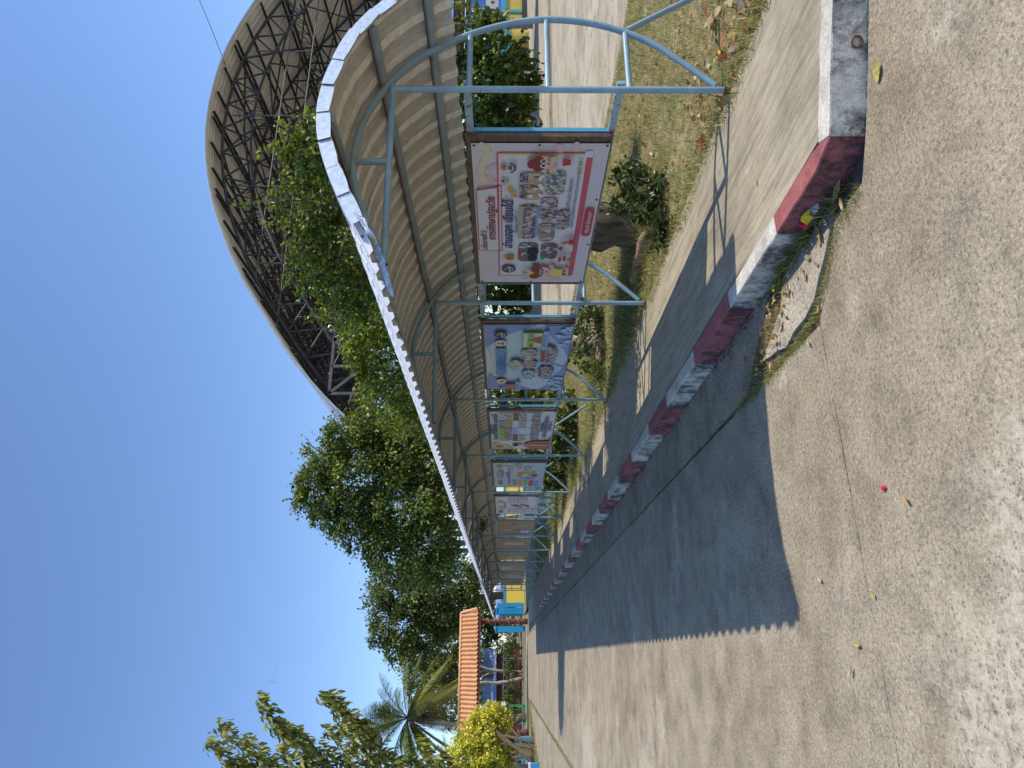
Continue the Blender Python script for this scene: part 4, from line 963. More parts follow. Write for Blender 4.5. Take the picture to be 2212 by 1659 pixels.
t1 = thing('vine_covered_tree', 'broad tree smothered in round leaved vines behind the pink and white board', 'tree', (4.42, 6.62, 0.1))
trunk_mesh([(4.42, 6.62, 0.02), (4.45, 6.64, .5), (4.55, 6.68, 1.1), (4.75, 6.8, 1.9), (4.95, 6.9, 2.6)], (0.27, 0.16), 'bark', t1, lump=.16)
limbs('limb', (4.75, 6.8, 1.8), [tuple(P(x, y, d)) for x, y, d in ((760, 330, 8.3), (700, 440, 8.5), (800, 580, 8.8), (1020, 180, 8.0), (640, 460, 8.6), (880, 420, 8.4))], 0.06, 'bark', t1)
crown('crown', DB([(800, 330, 115, 8.4), (720, 420, 95, 8.6), (790, 520, 105, 8.8), (900, 420, 120, 8.5), (690, 310, 60, 8.3), (760, 600, 80, 9.1), (860, 620, 90, 9.3), (830, 250, 70, 8.2), (655, 345, 48, 8.3), (648, 440, 55, 8.5), (690, 515, 62, 8.7), (668, 585, 50, 8.9), (735, 665, 55, 9.4), (700, 280, 48, 8.2), (850, 130, 80, 8.2), (880, 220, 95, 8.2), (930, 150, 80, 8.1), (940, 320, 90, 8.3)], 8.4), 24000, 0.062, VINE, 'leaf_vine', t1, clumps=34, tight=.16, shell=.55, seed=11)
crown('hanging_foliage', DB([(1040, 130, 85, 7.9), (1070, 200, 90, 8.0), (1030, 250, 85, 8.1), (1085, 120, 60, 7.8), (1090, 265, 62, 8.1), (1000, 60, 60, 7.8), (1075, 300, 55, 8.2), (1040, 420, 70, 8.6), (1080, 420, 90, 7.6), (1075, 520, 85, 7.9), (1030, 470, 80, 8.0), (1085, 600, 55, 9.2), (1075, 655, 60, 9.4), (1020, 640, 60, 9.6), (1060, 500, 70, 9.0)], 8), 12500, 0.075, VINE[:4] + DARK[1:3], 'leaf_vine', t1, clumps=30, tight=.17, shell=.5, seed=12)
# bright new shoots sticking out of the top
def shoots(name, tips, root, parent, leaf, cols, mat, seed, per=26, spread=.05, hang=0.2, lv=None, wind=None, rnd=.35):
    rng = np.random.default_rng(seed)
    for tip, base in zip(tips, root):
        pos_, out_ = [], []; mb = MB()
        tip, base = Vector(tip), Vector(base); L = (tip - base).length
        midp = base.lerp(tip, .55) + Vector((rng.uniform(-.1, .1), rng.uniform(-.1, .1), .08)) * L
        pts = catmull([base, midp, tip], 6); nn = len(pts); mb.tube(pts, .006, 5, radii=[0.012 * L ** .5 * (1.1 - i / nn) for i in range(nn)])
        for k in range(per):
            t = (0.08 + .92 * (k + rng.random()) / per); i = min(int(t * (nn - 1)), nn - 2); q = pts[i].lerp(pts[i + 1], t * (nn - 1) - i)
            d = rng.standard_normal(3); d = d / np.linalg.norm(d); pos_.append(np.array(q) + spread * d * rng.random()); out_.append(d * .8 + np.array([0, 0, -hang]) + (np.array(wind) if wind else 0))
        st = mb.build(name, 'twig', parent, smooth=True)
        pos_ = np.array(pos_); out_ = nrm(np.array(out_)); X, Y, Z = leaf_axes(len(pos_), out_, .1, rnd, rng)
        tv = np.array(LEAF_V) * (np.array([lv, 1, 1]) if lv else 1)
        scatter('leaf', tv, LEAF_F, pos_, X, Y, Z, leaf * (.6 + .6 * rng.random(len(pos_))), pal(len(pos_), cols, .22, rng), mat, st)['kind'] = 'stuff'
tips = [P(x, y, d) for x, y, d in ((515, 440, 8.6), (560, 330, 8.3), (575, 480, 8.7), (600, 300, 8.3), (618, 520, 8.8), (610, 390, 8.5), (640, 610, 9.0), (665, 250, 8.2), (640, 560, 9), (655, 690, 9.4), (690, 240, 8.2), (670, 640, 9.2), (700, 680, 9.4), (600, 270, 8.3), (690, 590, 9), (640, 340, 8.3), (630, 410, 8.5))]
roots = [P(x, y, d) for x, y, d in ((680, 430, 8.6), (690, 350, 8.3), (720, 480, 8.7), (720, 310, 8.3), (740, 520, 8.8), (720, 400, 8.5), (770, 600, 9.0), (760, 280, 8.2), (760, 560, 9), (790, 660, 9.4), (780, 270, 8.2), (790, 620, 9.2), (800, 660, 9.4), (700, 300, 8.3), (790, 590, 9), (740, 350, 8.3), (730, 420, 8.5))]
shoots('new_shoot', tips, roots, t1, 0.07, VINE_L, 'leaf_vine', 5, per=44, spread=.07)

t2 = thing('vine_covered_tree', 'yellow green vine clad tree with rising shoots behind the blue board', 'tree', (4.63, 10.28, 0.1))
trunk_mesh([(4.63, 10.28, 0.02), (4.68, 10.3, .7), (4.75, 10.5, 1.6), (4.9, 10.8, 2.5)], (0.19, 0.12), 'bark_pale', t2, seed=8)
limbs('limb', (4.75, 10.5, 1.6), [tuple(P(x, y, d)) for x, y, d in ((800, 730, 11.6), (830, 800, 12.2), (890, 850, 13), (930, 880, 13.5))], 0.05, 'bark', t2, 4)
crown('crown', DB([(800, 735, 62, 11.8), (850, 790, 75, 12.4), (900, 850, 70, 13.4), (880, 720, 80, 11.8), (920, 800, 70, 12.8), (950, 900, 52, 14.2), (985, 880, 40, 14.0), (820, 690, 45, 11.3), (765, 715, 36, 11.8), (790, 770, 46, 12), (815, 850, 46, 12.8), (855, 895, 46, 13.6), (905, 915, 50, 14.2), (940, 860, 50, 13.4)], 12), 15500, 0.075, VINE_L + VINE[1:4], 'leaf_vine', t2, clumps=30, seed=21)
tips = [P(x, y, 12.3) for x, y in ((748, 715), (762, 745), (775, 700), (782, 790), (792, 815), (800, 850), (800, 770), (835, 870), (810, 830), (765, 725), (790, 740), (850, 905), (868, 920))]
roots = [P(x + 70, y + 5, 12.4) for x, y in ((748, 715), (762, 745), (775, 700), (782, 790), (792, 815), (800, 850), (800, 770), (835, 870), (810, 830), (765, 725), (790, 740), (850, 900), (868, 910))]
shoots('new_shoot', tips, roots, t2, 0.08, VINE_L, 'leaf_vine', 6, per=34, spread=.09)

def low_plant(name, label, cat, lst, depth, n, size, cols, mat, seed, group=None, flowers=0):
    bl = DB(lst, depth); c0 = Vector(bl[0][0]); t = thing(name, label, cat, (c0.x, c0.y, 0.1), group)
    mb = MB(); rng = random.Random(seed)
    for c, r in bl:
        for k in range(4):
            e = Vector(c) + Vector((rng.uniform(-1, 1), rng.uniform(-1, 1), rng.uniform(-.3, .8))) * r[0] * .7
            mb.tube([(c0.x + rng.uniform(-.08, .08), c0.y + rng.uniform(-.08, .08), 0.08), ((c0.x + e.x) / 2, (c0.y + e.y) / 2, e.z * .6), tuple(e)], .008, 5, radii=[.012, .009, .004])
    mb.build('stem', 'twig', t, smooth=True)
    crown('foliage', bl, n, size, cols, mat, t, clumps=20, seed=seed)
    if flowers:
        rg = np.random.default_rng(seed); q = []
        for _ in range(flowers):
            c, r = bl[rg.integers(len(bl))]; d = nrm(rg.standard_normal(3)); q.append(np.array(c) + d * np.array(r) * .95)
        q = np.array(q); X, Y, Z = leaf_axes(len(q), nrm(rg.standard_normal((len(q), 3))), 0, .5, rg)
        scatter('flower', [(0, 0, 0), (-.5, .5, .1), (0, 1, 0), (.5, .5, .1)], [(0, 1, 2, 3)], q, X, Y, Z, 0.06, pal(len(q), [(.35, .2, .6), (.42, .26, .62)], .1, rg), 'petal', t)
    return t
low_plant('low_shrub', 'dark leafy shrub on the lawn beneath the pink and white board', 'shrub', [(1395, 400, 38, 6.6), (1360, 380, 34, 6.9), (1420, 425, 34, 6.4), (1392, 450, 30, 6.5), (1345, 440, 24, 6.9), (1440, 470, 26, 6.2), (1425, 520, 22, 6.3)], 6.6, 2000, 0.05, [(.022, .042, .012), (.035, .06, .016), (.05, .08, .02), (.065, .095, .025)], 'leaf_vine', 31)
low_plant('low_shrub', 'small shrub against the pale trunk under the blue board', 'shrub', [(1270, 700, 34, 10.4), (1245, 760, 34, 10.6), (1290, 800, 26, 10.4), (1262, 665, 24, 10.4)], 10.4, 1300, 0.06, DARK + VINE[:2], 'leaf_vine', 32)
garden = [('tall light green plant with narrow leaves beside the second and third boards', [(1100, 850, 36, 15.5), (1140, 845, 36, 15.2), (1080, 860, 26, 15.6), (1175, 860, 30, 15)], MID + LIGHT),
          ('spreading garden plant with violet flowers under the photo grid board', [(1200, 925, 36, 14.4), (1215, 880, 34, 14.2), (1190, 960, 34, 15), (1225, 940, 26, 14.3)], DARK + MID),
          ('bright green garden plant between the third and fourth boards', [(1090, 985, 30, 17.5), (1135, 985, 32, 17.3), (1165, 1000, 30, 17.3)], MID + LIGHT),
          ('dark flowering plant below the grey blue board', [(1200, 1000, 32, 16.6), (1190, 1035, 28, 17), (1215, 990, 22, 16.2)], DARK + MID)]
for i, (lab, l_, c_) in enumerate(garden): low_plant('garden_plant', lab, 'garden plant', l_, 15, 1700, 0.10, c_, 'leaf_vine', 40 + i, 'garden plants behind the shelter', 9)

def big_tree(name, label, base, r, lst, depth, n, size, cols, seed, mat='leaf_tree', bark='bark', near=False, group=None, fork=None):
    t = thing(name, label, 'tree', base, group); b = Vector(base)
    bl = DB(lst, depth, 0.95); top = Vector((sum(q[0][0] for q in bl), sum(q[0][1] for q in bl), sum(q[0][2] for q in bl))) / len(bl)
    f = b.lerp(top, .55) if fork is None else Vector(fork)
    trunk_mesh([tuple(b - Vector((0, 0, .1))), tuple(b.lerp(f, .5) + Vector((.1, .1, 0))), tuple(f)], (r, r * .6), bark, t, seed=seed)
    limbs('limb', tuple(f), [q[0] for q in bl[:9]], r * .45, bark, t, seed)
    crown('crown', bl, n, size, cols, mat, t, clumps=34, tight=.19, shell=.5, near=near, seed=seed)
    return t
big_tree('large_tree', 'large dark green tree rising above the middle of the shelter roof', (4.75, 19.6, 0.1), .17,
         [(705, 985, 55), (690, 1070, 50), (675, 1040, 38), (745, 950, 52), (770, 1040, 72), (760, 1120, 60), (800, 1170, 48), (850, 1190, 62), (840, 1000, 75), (880, 1080, 85), (890, 950, 60), (920, 1180, 66), (945, 1010, 62), (985, 1100, 60), (960, 1220, 50), (700, 1110, 34), (930, 960, 45), (960, 925, 40), (860, 930, 48), (795, 925, 42), (800, 975, 50), (1000, 950, 40), (980, 890, 34)], 19.6, 54000, 0.11, [(.06, .105, .022), (.10, .155, .032), (.15, .205, .042), (.22, .26, .055)], 51, near=False, fork=(4.5, 19.5, 2.9))
big_tree('large_tree', 'wide old tree standing behind the far end of the shelter', (6.2, 74, 0.05), .45,
         [(835, 1265, 42), (825, 1320, 38), (880, 1280, 54), (870, 1350, 48), (920, 1370, 42), (940, 1270, 54), (945, 1330, 48), (1000, 1255, 42), (855, 1405, 28), (985, 1320, 42), (905, 1235, 42), (1010, 1300, 28), (820, 1370, 26), (900, 1410, 22)], 70, 32000, 0.31, [(.10, .14, .04), (.135, .175, .048), (.17, .21, .055), (.08, .11, .032)], 52, mat='leaf_far', fork=(5.6, 73.5, 6))
big_tree('large_tree', 'pale leaved tree spreading behind the orange tiled gate roof', (-1.6, 80, 0.05), .35,
         [(905, 1385, 32), (890, 1435, 36), (930, 1470, 44), (960, 1405, 44), (985, 1495, 34), (1000, 1435, 38), (935, 1345, 24), (960, 1540, 28), (875, 1410, 18), (985, 1370, 30), (905, 1500, 24), (1005, 1530, 20), (945, 1440, 34)], 75, 13500, 0.34, [(.24, .28, .07), (.30, .33, .08), (.18, .22, .06), (.12, .15, .05)], 53, mat='leaf_far', fork=(-1.4, 79.5, 6))

# ------------------------------------------------------------------ far end: gate, walls, houses, background trees
gate = thing('gate_pavilion', 'school gate shelter with an orange tiled roof on a rough red brown post', 'gate', (2.6, 53.9, 0.0))
gx0, gx1, ye, yr, ze, zr = -5.4, 3.45, 52.7, 54.0, 3.52, 4.72
sl = Vector((0, yr - ye, zr - ze)); sn = sl.normalized()
mb = MB(); mb.add([(gx0, ye, ze - .02), (gx1, ye, ze - .02), (gx1 - .25, yr, zr - .02), (gx0, yr, zr - .02), (gx0, 2 * yr - ye, ze - .02), (gx1, 2 * yr - ye, ze - .02)], [(0, 1, 2, 3), (3, 2, 5, 4)]); mb.build('roof_deck', 'brown_wall', gate)
ntx, nty = 31, 6; tw = (gx1 - gx0) / ntx; th = sl.length / nty
mb = MB(); vs = []
for j, (d, lift) in enumerate(((0, .045), (th * 1.02, .012))):
    for i in range(7):
        u_ = -tw / 2 + tw * i / 6; h_ = 0.05 * math.cos(math.pi * (i - 3) / 3.2) ; q = Vector((u_, 0, 0)) + sn * d + Vector((0, -sn.z, sn.y)) * (lift + h_); vs.append(tuple(q))
mb.add(vs + [(x, y - .005, z - .035) for x, y, z in vs[:7]], [(i, i + 1, 7 + i + 1, 7 + i) for i in range(6)] + [(14 + i, 14 + i + 1, i + 1, i) for i in range(6)])
mb.v = [(x + gx0 + tw / 2, y + ye, z + ze) for x, y, z in mb.v]
tile0 = mb.build('roof_tile', 'tile_orange', gate, smooth=True)
for j in range(nty):
    for i in range(ntx):
        if i == j == 0: continue
        if i == ntx - 1 and j > 4: continue
        c = tile0.copy(); COL.objects.link(c); o_ = sn * (th * j); c.location = (tw * i, o_.y, o_.z)
mb = MB(); mb.tube([(gx0, yr, zr + .05), (gx1 - .22, yr, zr + .05)], .11, 10); mb.build('ridge_cap', 'ridge_orange', gate, True)
mb = MB(); mb.beam((gx1 + .02, ye - .02, ze + .05), (gx1 - .2, yr, zr + .05), .14, .12); mb.build('verge_cap', 'ridge_orange', gate)
mb = MB(); mb.beam((gx0, ye + .03, ze - .12), (gx1 - .05, ye + .03, ze - .12), .06, .16); mb.build('gutter_board', 'brown_wall', gate)
for x in (2.62, -4.6):
    po = trunk_mesh([(x, 53.9, -.02), (x + .02, 53.9, 1.5), (x, 53.9, 3.9)], (.21, .16), 'post_bark', gate, 'post', seed=3)
    mb = MB(); mb.tube([(x + .23 * math.cos(t / 3.2), 53.9 + .23 * math.sin(t / 3.2), .1 + t * .035) for t in range(90)], .035, 6); mb.build('wrapping_root', 'post_root', po, True)

def gate_pillar(x, y, w, h, label, side=None):
    t = thing('gate_pillar', label, 'pillar', (x, y, 0)); mb = MB(); mb.box((x, y, h / 2), (w, w, h), 0); mb.build('shaft', 'pillar_blue', t)
    mb = MB(); mb.box((x, y, h + .05), (w + .1, w + .1, .1)); mb.build('cap', 'pillar_blue', t)
    if side: mb = MB(); mb.box((x - w / 2 - .05, y, h * .46), (.1, w * .7, h * .86)); mb.build('side_panel', 'pillar_green', t)
gate_pillar(3.72, 60.0, .5, 2.25, 'blue gate pillar with a green side strip next to the yellow wall', True)
gate_pillar(2.30, 59.2, .45, 2.3, 'plain blue gate pillar just left of the wrapped post')
wall = thing('boundary_wall', 'bright yellow boundary wall with blue coping and blue pillars beyond the shelter', 'wall', (4, 58, 0))
wx = [4.05 + 2.9 * k for k in range(9)]
for i in range(8):
    mb = MB(); mb.box(((wx[i] + wx[i + 1]) / 2, 58, .78), (2.9 - .32, .15, 1.6)); mb.build('wall_panel', 'wall_yellow', wall)
    mb = MB(); mb.box(((wx[i] + wx[i + 1]) / 2, 58, 1.66), (2.9 - .32, .22, .16)); mb.build('coping', 'pillar_blue', wall)
    if 1 <= i <= 4:
        mb = MB()
        for k in range(9): x = wx[i] + .2 + 2.5 * k / 8; mb.box((x, 58, 2.1), (.03, .03, .7))
        for k in range(4): mb.box(((wx[i] + wx[i + 1]) / 2, 58.03, 1.85 + .18 * k), (2.5, .03, .03))
        mb.build('grille', 'white_paint', wall)
for x in wx:
    mb = MB(); mb.box((x, 58, 1.1), (.3, .3, 2.3)); mb.build('pillar', 'pillar_blue', wall)
def small_house(name, label, c, w, d, h, rise, wallm, roofm, win=True):
    t = thing(name, label, 'house', (c[0], c[1], 0)); x, y = c; mb = MB(); mb.box((x, y, h / 2), (w, d, h)); wl = mb.build('wall', wallm, t)
    mb = MB(); o = .5
    mb.add([(x - w / 2 - o, y - d / 2 - o, h), (x + w / 2 + o, y - d / 2 - o, h), (x + w / 2 + o, y, h + rise), (x - w / 2 - o, y, h + rise), (x - w / 2 - o, y + d / 2 + o, h), (x + w / 2 + o, y + d / 2 + o, h)], [(0, 1, 2, 3), (3, 2, 5, 4), (0, 3, 4), (1, 5, 2), (0, 4, 5, 1)])
    rf = mb.build('roof', roofm, t)
    mb = MB(); n_ = int(w / .45)
    for k in range(n_ + 1): xx = x - w / 2 - o + (w + 2 * o) * k / n_; mb.beam((xx, y - d / 2 - o - .01, h + .03), (xx, y, h + rise + .03), .06, .05)
    mb.build('roof_rib', roofm, rf)
    if win:
        for k in (-.28, .25):
            mb = MB(); mb.box((x + k * w, y - d / 2 - .02, h * .55), (1.0, .08, 1.0)); wn_ = mb.build('window', 'white_paint', wl); mb = MB(); mb.box((x + k * w, y - d / 2 - .05, h * .55), (.86, .06, .86)); mb.build('pane', 'glass_dark', wn_)
small_house('village_house', 'low house with a pale blue white roof seen left of the bare twin trunks', (-8.6, 86), 7, 6, 2.2, 1.7, 'dark_wall', 'roof_white_blue')
small_house('village_house', 'small house with a pale blue white roof beyond the gate, right of the bare trunks', (-1.6, 82), 4.5, 5, 2.5, 1.5, 'brown_wall', 'roof_white_blue')
small_house('village_house', 'house with a blue roof peeping over the yellow wall', (6.4, 78), 4.0, 5, 1.8, 0.8, 'white_paint', 'roof_white_blue')
bw = thing('boundary_fence', 'dark red brown panel fence along the far side of the path', 'fence', (-4, 70, 0))
for k in range(12):
    x = -14 + 1.35 * k; mb = MB(); mb.box((x, 70, .75), (1.27, .06, 1.0)); mb.build('panel', 'brown_wall', bw); mb = MB(); mb.box((x + .675, 70, .9), (.08, .1, 1.8)); mb.build('fence_post', 'grey_steel', bw)
for z in (1.5, 1.75):
    mb = MB(); mb.box((-6.5, 70.03, z), (16.2, .04, .04)); mb.build('fence_rail', 'grey_steel', bw)
bt = thing('bare_tree', 'slim grey tree with two pale bare trunks under the gate roof', 'tree', tuple(P(1112, 1462, 64)))
b0 = P(1112, 1452, 64); b0.z = 0
mb = MB()
for pts, r in (([b0, P(1070, 1448, 64), P(1040, 1440, 64), P(1010, 1425, 64)], .14), ([b0 + Vector((-.5, 0, 0)), P(1075, 1475, 64), P(1040, 1474, 64), P(1005, 1490, 64)], .16), ([P(1070, 1448, 64), P(1040, 1462, 64)], .07), ([P(1060, 1475, 64), P(1030, 1500, 64)], .07)):
    pp = catmull(pts, 4); mb.tube(pp, r, 7, radii=[r * (1.1 - .6 * i / len(pp)) for i in range(len(pp))])
mb.build('trunk', 'bark_pale', bt, True)
bgt = [('dark bushy tree behind the gate on the right of the post', [(1050, 1320, 30), (1070, 1350, 26), (1040, 1370, 30)], 84, DARK), ('dark spreading tree behind the middle of the gate', [(1045, 1420, 26), (1040, 1470, 30), (1060, 1500, 26), (1085, 1400, 14)], 96, DARK), ('dark tree behind the left end of the gate roof', [(1050, 1530, 30), (1070, 1560, 26), (1040, 1580, 26), (1075, 1600, 26)], 90, DARK + MID[:1]),
       ('dense trees crowding behind the yellow wall', [(1050, 1240, 34), (1040, 1290, 28), (1065, 1200, 30), (1060, 1160, 34), (1055, 1110, 34)], 88, DARK)]
for i, (lab, l_, dp, c_) in enumerate(bgt): big_tree('background_tree', lab, tuple(Vector((P(1100, l_[0][1], dp).x, P(1100, l_[0][1], dp).y, 0))), .25, l_, dp, 4200, 0.38, c_, 60 + i, 'leaf_far', group='dark trees beyond the gate')
hed = [('low green bush beside the wrapped gate post', 1352), ('low bush under the bare trunks', 1440), ('rounded bush in front of the red brown fence', 1500), ('taller bush close to the yellow shrub', 1540), ('scrubby bush between the blue pillar and bare trunks', 1400)]
for i, (lab, y) in enumerate(hed): low_plant('roadside_bush', lab, 'bush', [(1100, y, 14, 61), (1105, y + 18, 12, 61), (1104, y - 14, 11, 61), (1095, y + 6, 11, 62)], 61, 900, 0.16, DARK + MID, 'leaf_far', 70 + i, 'bushes along the far path')

# yellow flowering shrub on the left
ys_ = thing('yellow_shrub', 'large rounded shrub with bright yellow leaves on the left verge', 'shrub', (-4.5, 42.6, 0))
mb = MB(); rng = random.Random(4)
for k in range(9):
    e = P(1080 + rng.uniform(-50, 15), 1585 + rng.uniform(-45, 65), 41); b = Vector((-4.6 + rng.uniform(-.9, .6), 42.7, 0)); pp = catmull([b, b.lerp(e, .5) + Vector((rng.uniform(-.2, .2), 0, .2)), e], 4); mb.tube(pp, .1, 6, radii=[.11 * (1 - .75 * i / len(pp)) for i in range(len(pp))])
mb.build('stem', 'bark', ys_, True)
yb = DB([(1052, 1568, 36), (1026, 1596, 36), (1060, 1600, 45), (1010, 1625, 36), (1050, 1640, 48), (1062, 1540, 22), (1080, 1552, 26), (1010, 1655, 36), (1085, 1620, 32), (1060, 1665, 50)], 41)
crown('foliage', yb, 21000, 0.17, [(.66, .62, .07), (.74, .68, .10), (.50, .52, .07), (.26, .32, .05), (.68, .66, .16)], 'leaf_tree', ys_, clumps=46, tight=.13, shell=.62, near=False, seed=81)
vt = thing('verge_tree', 'fallen grey brown stump beside the green gate', 'stump', (-3.9, 58.0, 0)); mb = MB(); pp = catmull([(-4.0, 58, 0), (-3.9, 58, .4), (-4.2, 58.1, .8), (-3.9, 58, 1.15)], 4); mb.tube(pp, .2, 8, radii=[.33 - .014 * i for i in range(len(pp))]); mb.build('trunk', 'bark', vt, True)
vt.name = 'tree_stump'; ORG['tree_stump'] = Vector((-3.9, 58, 0))
gg = thing('green_gate', 'low green steel gate frame on the left by the path', 'gate', (-4.0, 61.4, 0))
for nm, c, d in (('gate_rail', (-4.0, 61.4, 1.25), (1.5, .06, .08)), ('gate_post', (-3.3, 61.4, .65), (.14, .1, 1.3)), ('gate_rail', (-4.0, 61.4, .12), (1.4, .06, .2)), ('gate_bar', (-3.6, 61.4, .65), (.04, .04, 1.1)), ('gate_bar', (-3.95, 61.4, .65), (.04, .04, 1.1)), ('gate_bar', (-4.3, 61.4, .65), (.04, .04, 1.1))):
    mb = MB(); mb.box(c, d); mb.build(nm, 'green_steel', gg)
bx = thing('blue_planter', 'sky blue concrete planter box behind the yellow shrub', 'planter', (-5.2, 50.5, 0)); mb = MB(); mb.box((-5.2, 50.5, .42), (1.3, .9, .84)); mb.build('box', 'pillar_blue', bx); mb = MB(); mb.box((-5.2, 50.5, .87), (1.4, 1.0, .08)); mb.build('rim', 'trim_teal', bx)
bx = thing('blue_kerb_block', 'blue and white painted concrete block at the left edge of the road', 'block', (-5.0, 38.0, 0)); mb = MB(); mb.box((-5.0, 38.0, .19), (.9, .5, .38)); mb.build('base', 'pillar_blue', bx); mb = MB(); mb.box((-5.0, 38.0, .43), (.92, .52, .10)); mb.build('top', 'white_paint', bx)

# leafy branches of a roadside tree reaching in from the left
lt = thing('roadside_tree', 'roadside tree whose long leaved branches lean in at the left edge', 'tree', (-4.9, 23.6, 0))
fk = P(860, 1760, 20.5)
trunk_mesh([(-4.9, 23.6, -.05), (-4.7, 23.5, 2), tuple(fk)], (.2, .1), 'bark', lt, seed=6)
ends = [(448, 1600), (470, 1560), (520, 1600), (555, 1503), (590, 1560), (600, 1610), (690, 1496), (712, 1520), (700, 1570), (730, 1560), (650, 1625), (560, 1640), (480, 1650), (690, 1610), (760, 1560), (740, 1620), (880, 1635), (905, 1600), (850, 1655), (940, 1630), (620, 1585), (505, 1640), (715, 1500), (800, 1640), (575, 1530), (640, 1650), (780, 1600)]
tips = [P(x, y, 20 + .6 * (i % 3)) for i, (x, y) in enumerate(ends)]; roots = [P(x + 110 if x < 800 else x + 60, min(1700, y + 95), 20.3) for x, y in ends]
mb = MB()
for q in roots: pp = catmull([fk, fk.lerp(q, .5) + Vector((0, 0, .3)), q], 4); mb.tube(pp, .04, 6, radii=[.07 * (1 - .7 * i / len(pp)) for i in range(len(pp))])
mb.build('limb', 'bark', lt, True)
LL = [(.22, .25, .05), (.28, .31, .07), (.15, .18, .035), (.36, .34, .07), (.10, .13, .03)]
shoots('leafy_branch', tips, roots, lt, 0.25, LL, 'leaf_tree', 9, per=120, spread=.26, hang=.9, lv=.62, wind=(-.5, 0, -.4), rnd=.3)

def palm(label, c, L, nf_, seed, base, dead=True, size=1.0):
    t = thing('coconut_palm', label, 'palm tree', base); c = Vector(c); rng = random.Random(seed)
    b = Vector(base); pp = catmull([b, b.lerp(c, .5) + Vector((.3, 0, 0)), c], 6); mb = MB(); mb.tube(pp, .2, 8, radii=[.24 - .004 * i for i in range(len(pp))]); mb.build('trunk', 'bark_pale', t, True)
    for k in range(nf_):
        az = 2 * math.pi * k / nf_ * 2.618 + rng.uniform(-.3, .3); el = R(rng.uniform(-50, 80)); d = Vector((math.cos(az) * math.cos(el), math.sin(az) * math.cos(el), math.sin(el))); l_ = L * rng.uniform(.8, 1.1)
        pts = [c + d * (l_ * s_) - Vector((0, 0, 1)) * (l_ * .30 * s_ ** 2) for s_ in [i / 10 for i in range(11)]]
        mb = MB(); mb.tube(pts, .03, 5, radii=[.035 * (1.1 - i / 10) for i in range(11)]); fr = mb.build('frond', 'twig', t, True)
        n_ = 84; pos_, yv = [], []; rg = np.random.default_rng(seed * 50 + k)
        for i in range(n_):
            s_ = .12 + .88 * i / n_; j = min(int(s_ * 10), 9); q = pts[j].lerp(pts[j + 1], s_ * 10 - j); tg = (pts[j + 1] - pts[j]).normalized(); sd = tg.cross(Vector((0, 0, 1))).normalized()
            for sg in (-1, 1): pos_.append(tuple(q)); yv.append(tuple(sd * sg * .8 + tg * .55 - Vector((0, 0, .25 + .3 * rg.random()))))
        pos_ = np.array(pos_); Y = nrm(np.array(yv)); X = nrm(np.cross(Y, np.array([0.1, 0.2, 1]))); Z = np.cross(X, Y); m_ = len(pos_); tone = .8 + .4 * rng.random()
        scl = L * .22 * np.repeat(np.sin(np.pi * (.15 + .8 * np.arange(n_) / n_)), 2)
        cols = [(.15 * tone, .20 * tone, .05), (.20 * tone, .25 * tone, .07)] if el > R(-15) or not dead else [(.22, .22, .06), (.16, .17, .05)]
        scatter('leaflet', [(-.02, 0, 0), (.02, 0, 0), (.02, .6, .02), (0, 1, -.03), (-.02, .6, .02)], [(0, 1, 2, 4), (4, 2, 3)], pos_, X, Y, Z, scl, pal(m_, cols, .12, rg), 'palm_leaf', fr)['kind'] = 'stuff'
    if dead:
        rg = np.random.default_rng(5); q = np.array(c - Vector((0, 0, .9))) + rg.standard_normal((260, 3)) * np.array([.35, .35, .6]); Y = nrm(np.array([0, 0, -1.0]) + .4 * rg.standard_normal((260, 3))); X = nrm(np.cross(Y, rg.standard_normal((260, 3)))); 
        scatter('dead_fronds', [(-.03, 0, 0), (.03, 0, 0), (.02, 1, 0), (-.02, 1, 0)], [(0, 1, 2, 3)], q, X, Y, np.cross(X, Y), .8, pal(260, [(.10, .075, .05), (.2, .15, .09), (.06, .05, .04)], .2, rg), 'palm_leaf', t)
pc = P(882, 1550, 60); palm('tall coconut palm with windblown fronds behind the gate roof', pc, 5.3, 48, 3, tuple(Vector((pc.x - 2.2, pc.y, 0))))
pc = P(985, 1660, 50); palm('lower palm crown half hidden at the left edge above the yellow shrub', pc, 2.8, 14, 6, tuple(Vector((pc.x, pc.y, 0))), False)

# ------------------------------------------------------------------ the school building and things in the sunny yard on the right
sb = thing('school_building', 'blue and yellow school building beyond the yard at the right', 'building', (38, 34, 0.1))
fyb = 34.0
def bbx(nm, x0, x1, z0, z1, dy, mat, par=sb, dep=.3):
    mb = MB(); mb.box(((x0 + x1) / 2, fyb + dy + dep / 2, (z0 + z1) / 2), (x1 - x0, dep, z1 - z0)); return mb.build(nm, mat, par)
bbx('lower_wall', 33.5, 60, 0.1, 1.50, 0, 'wall_dull_yellow', dep=6); bbx('base_band', 33.4, 60, 0.05, 0.5, -.06, 'dark_wall', dep=.2); bbx('sill_band', 33.4, 60, 1.5, 1.72, -.10, 'trim_teal', dep=6.1)
uw = bbx('upper_wall', 33.5, 60, 1.72, 4.15, 0, 'wall_blue', dep=6)
for k in range(8): x = 34.4 + 3.1 * k; bbx('pilaster', x - .12, x + .12, 1.74, 4.1, -.09, 'cream_paint', dep=.08); bbx('pilaster', x + 1.55 - .12, x + 1.55 + .12, 0.5, 1.48, -.08, 'trim_teal', dep=.07)
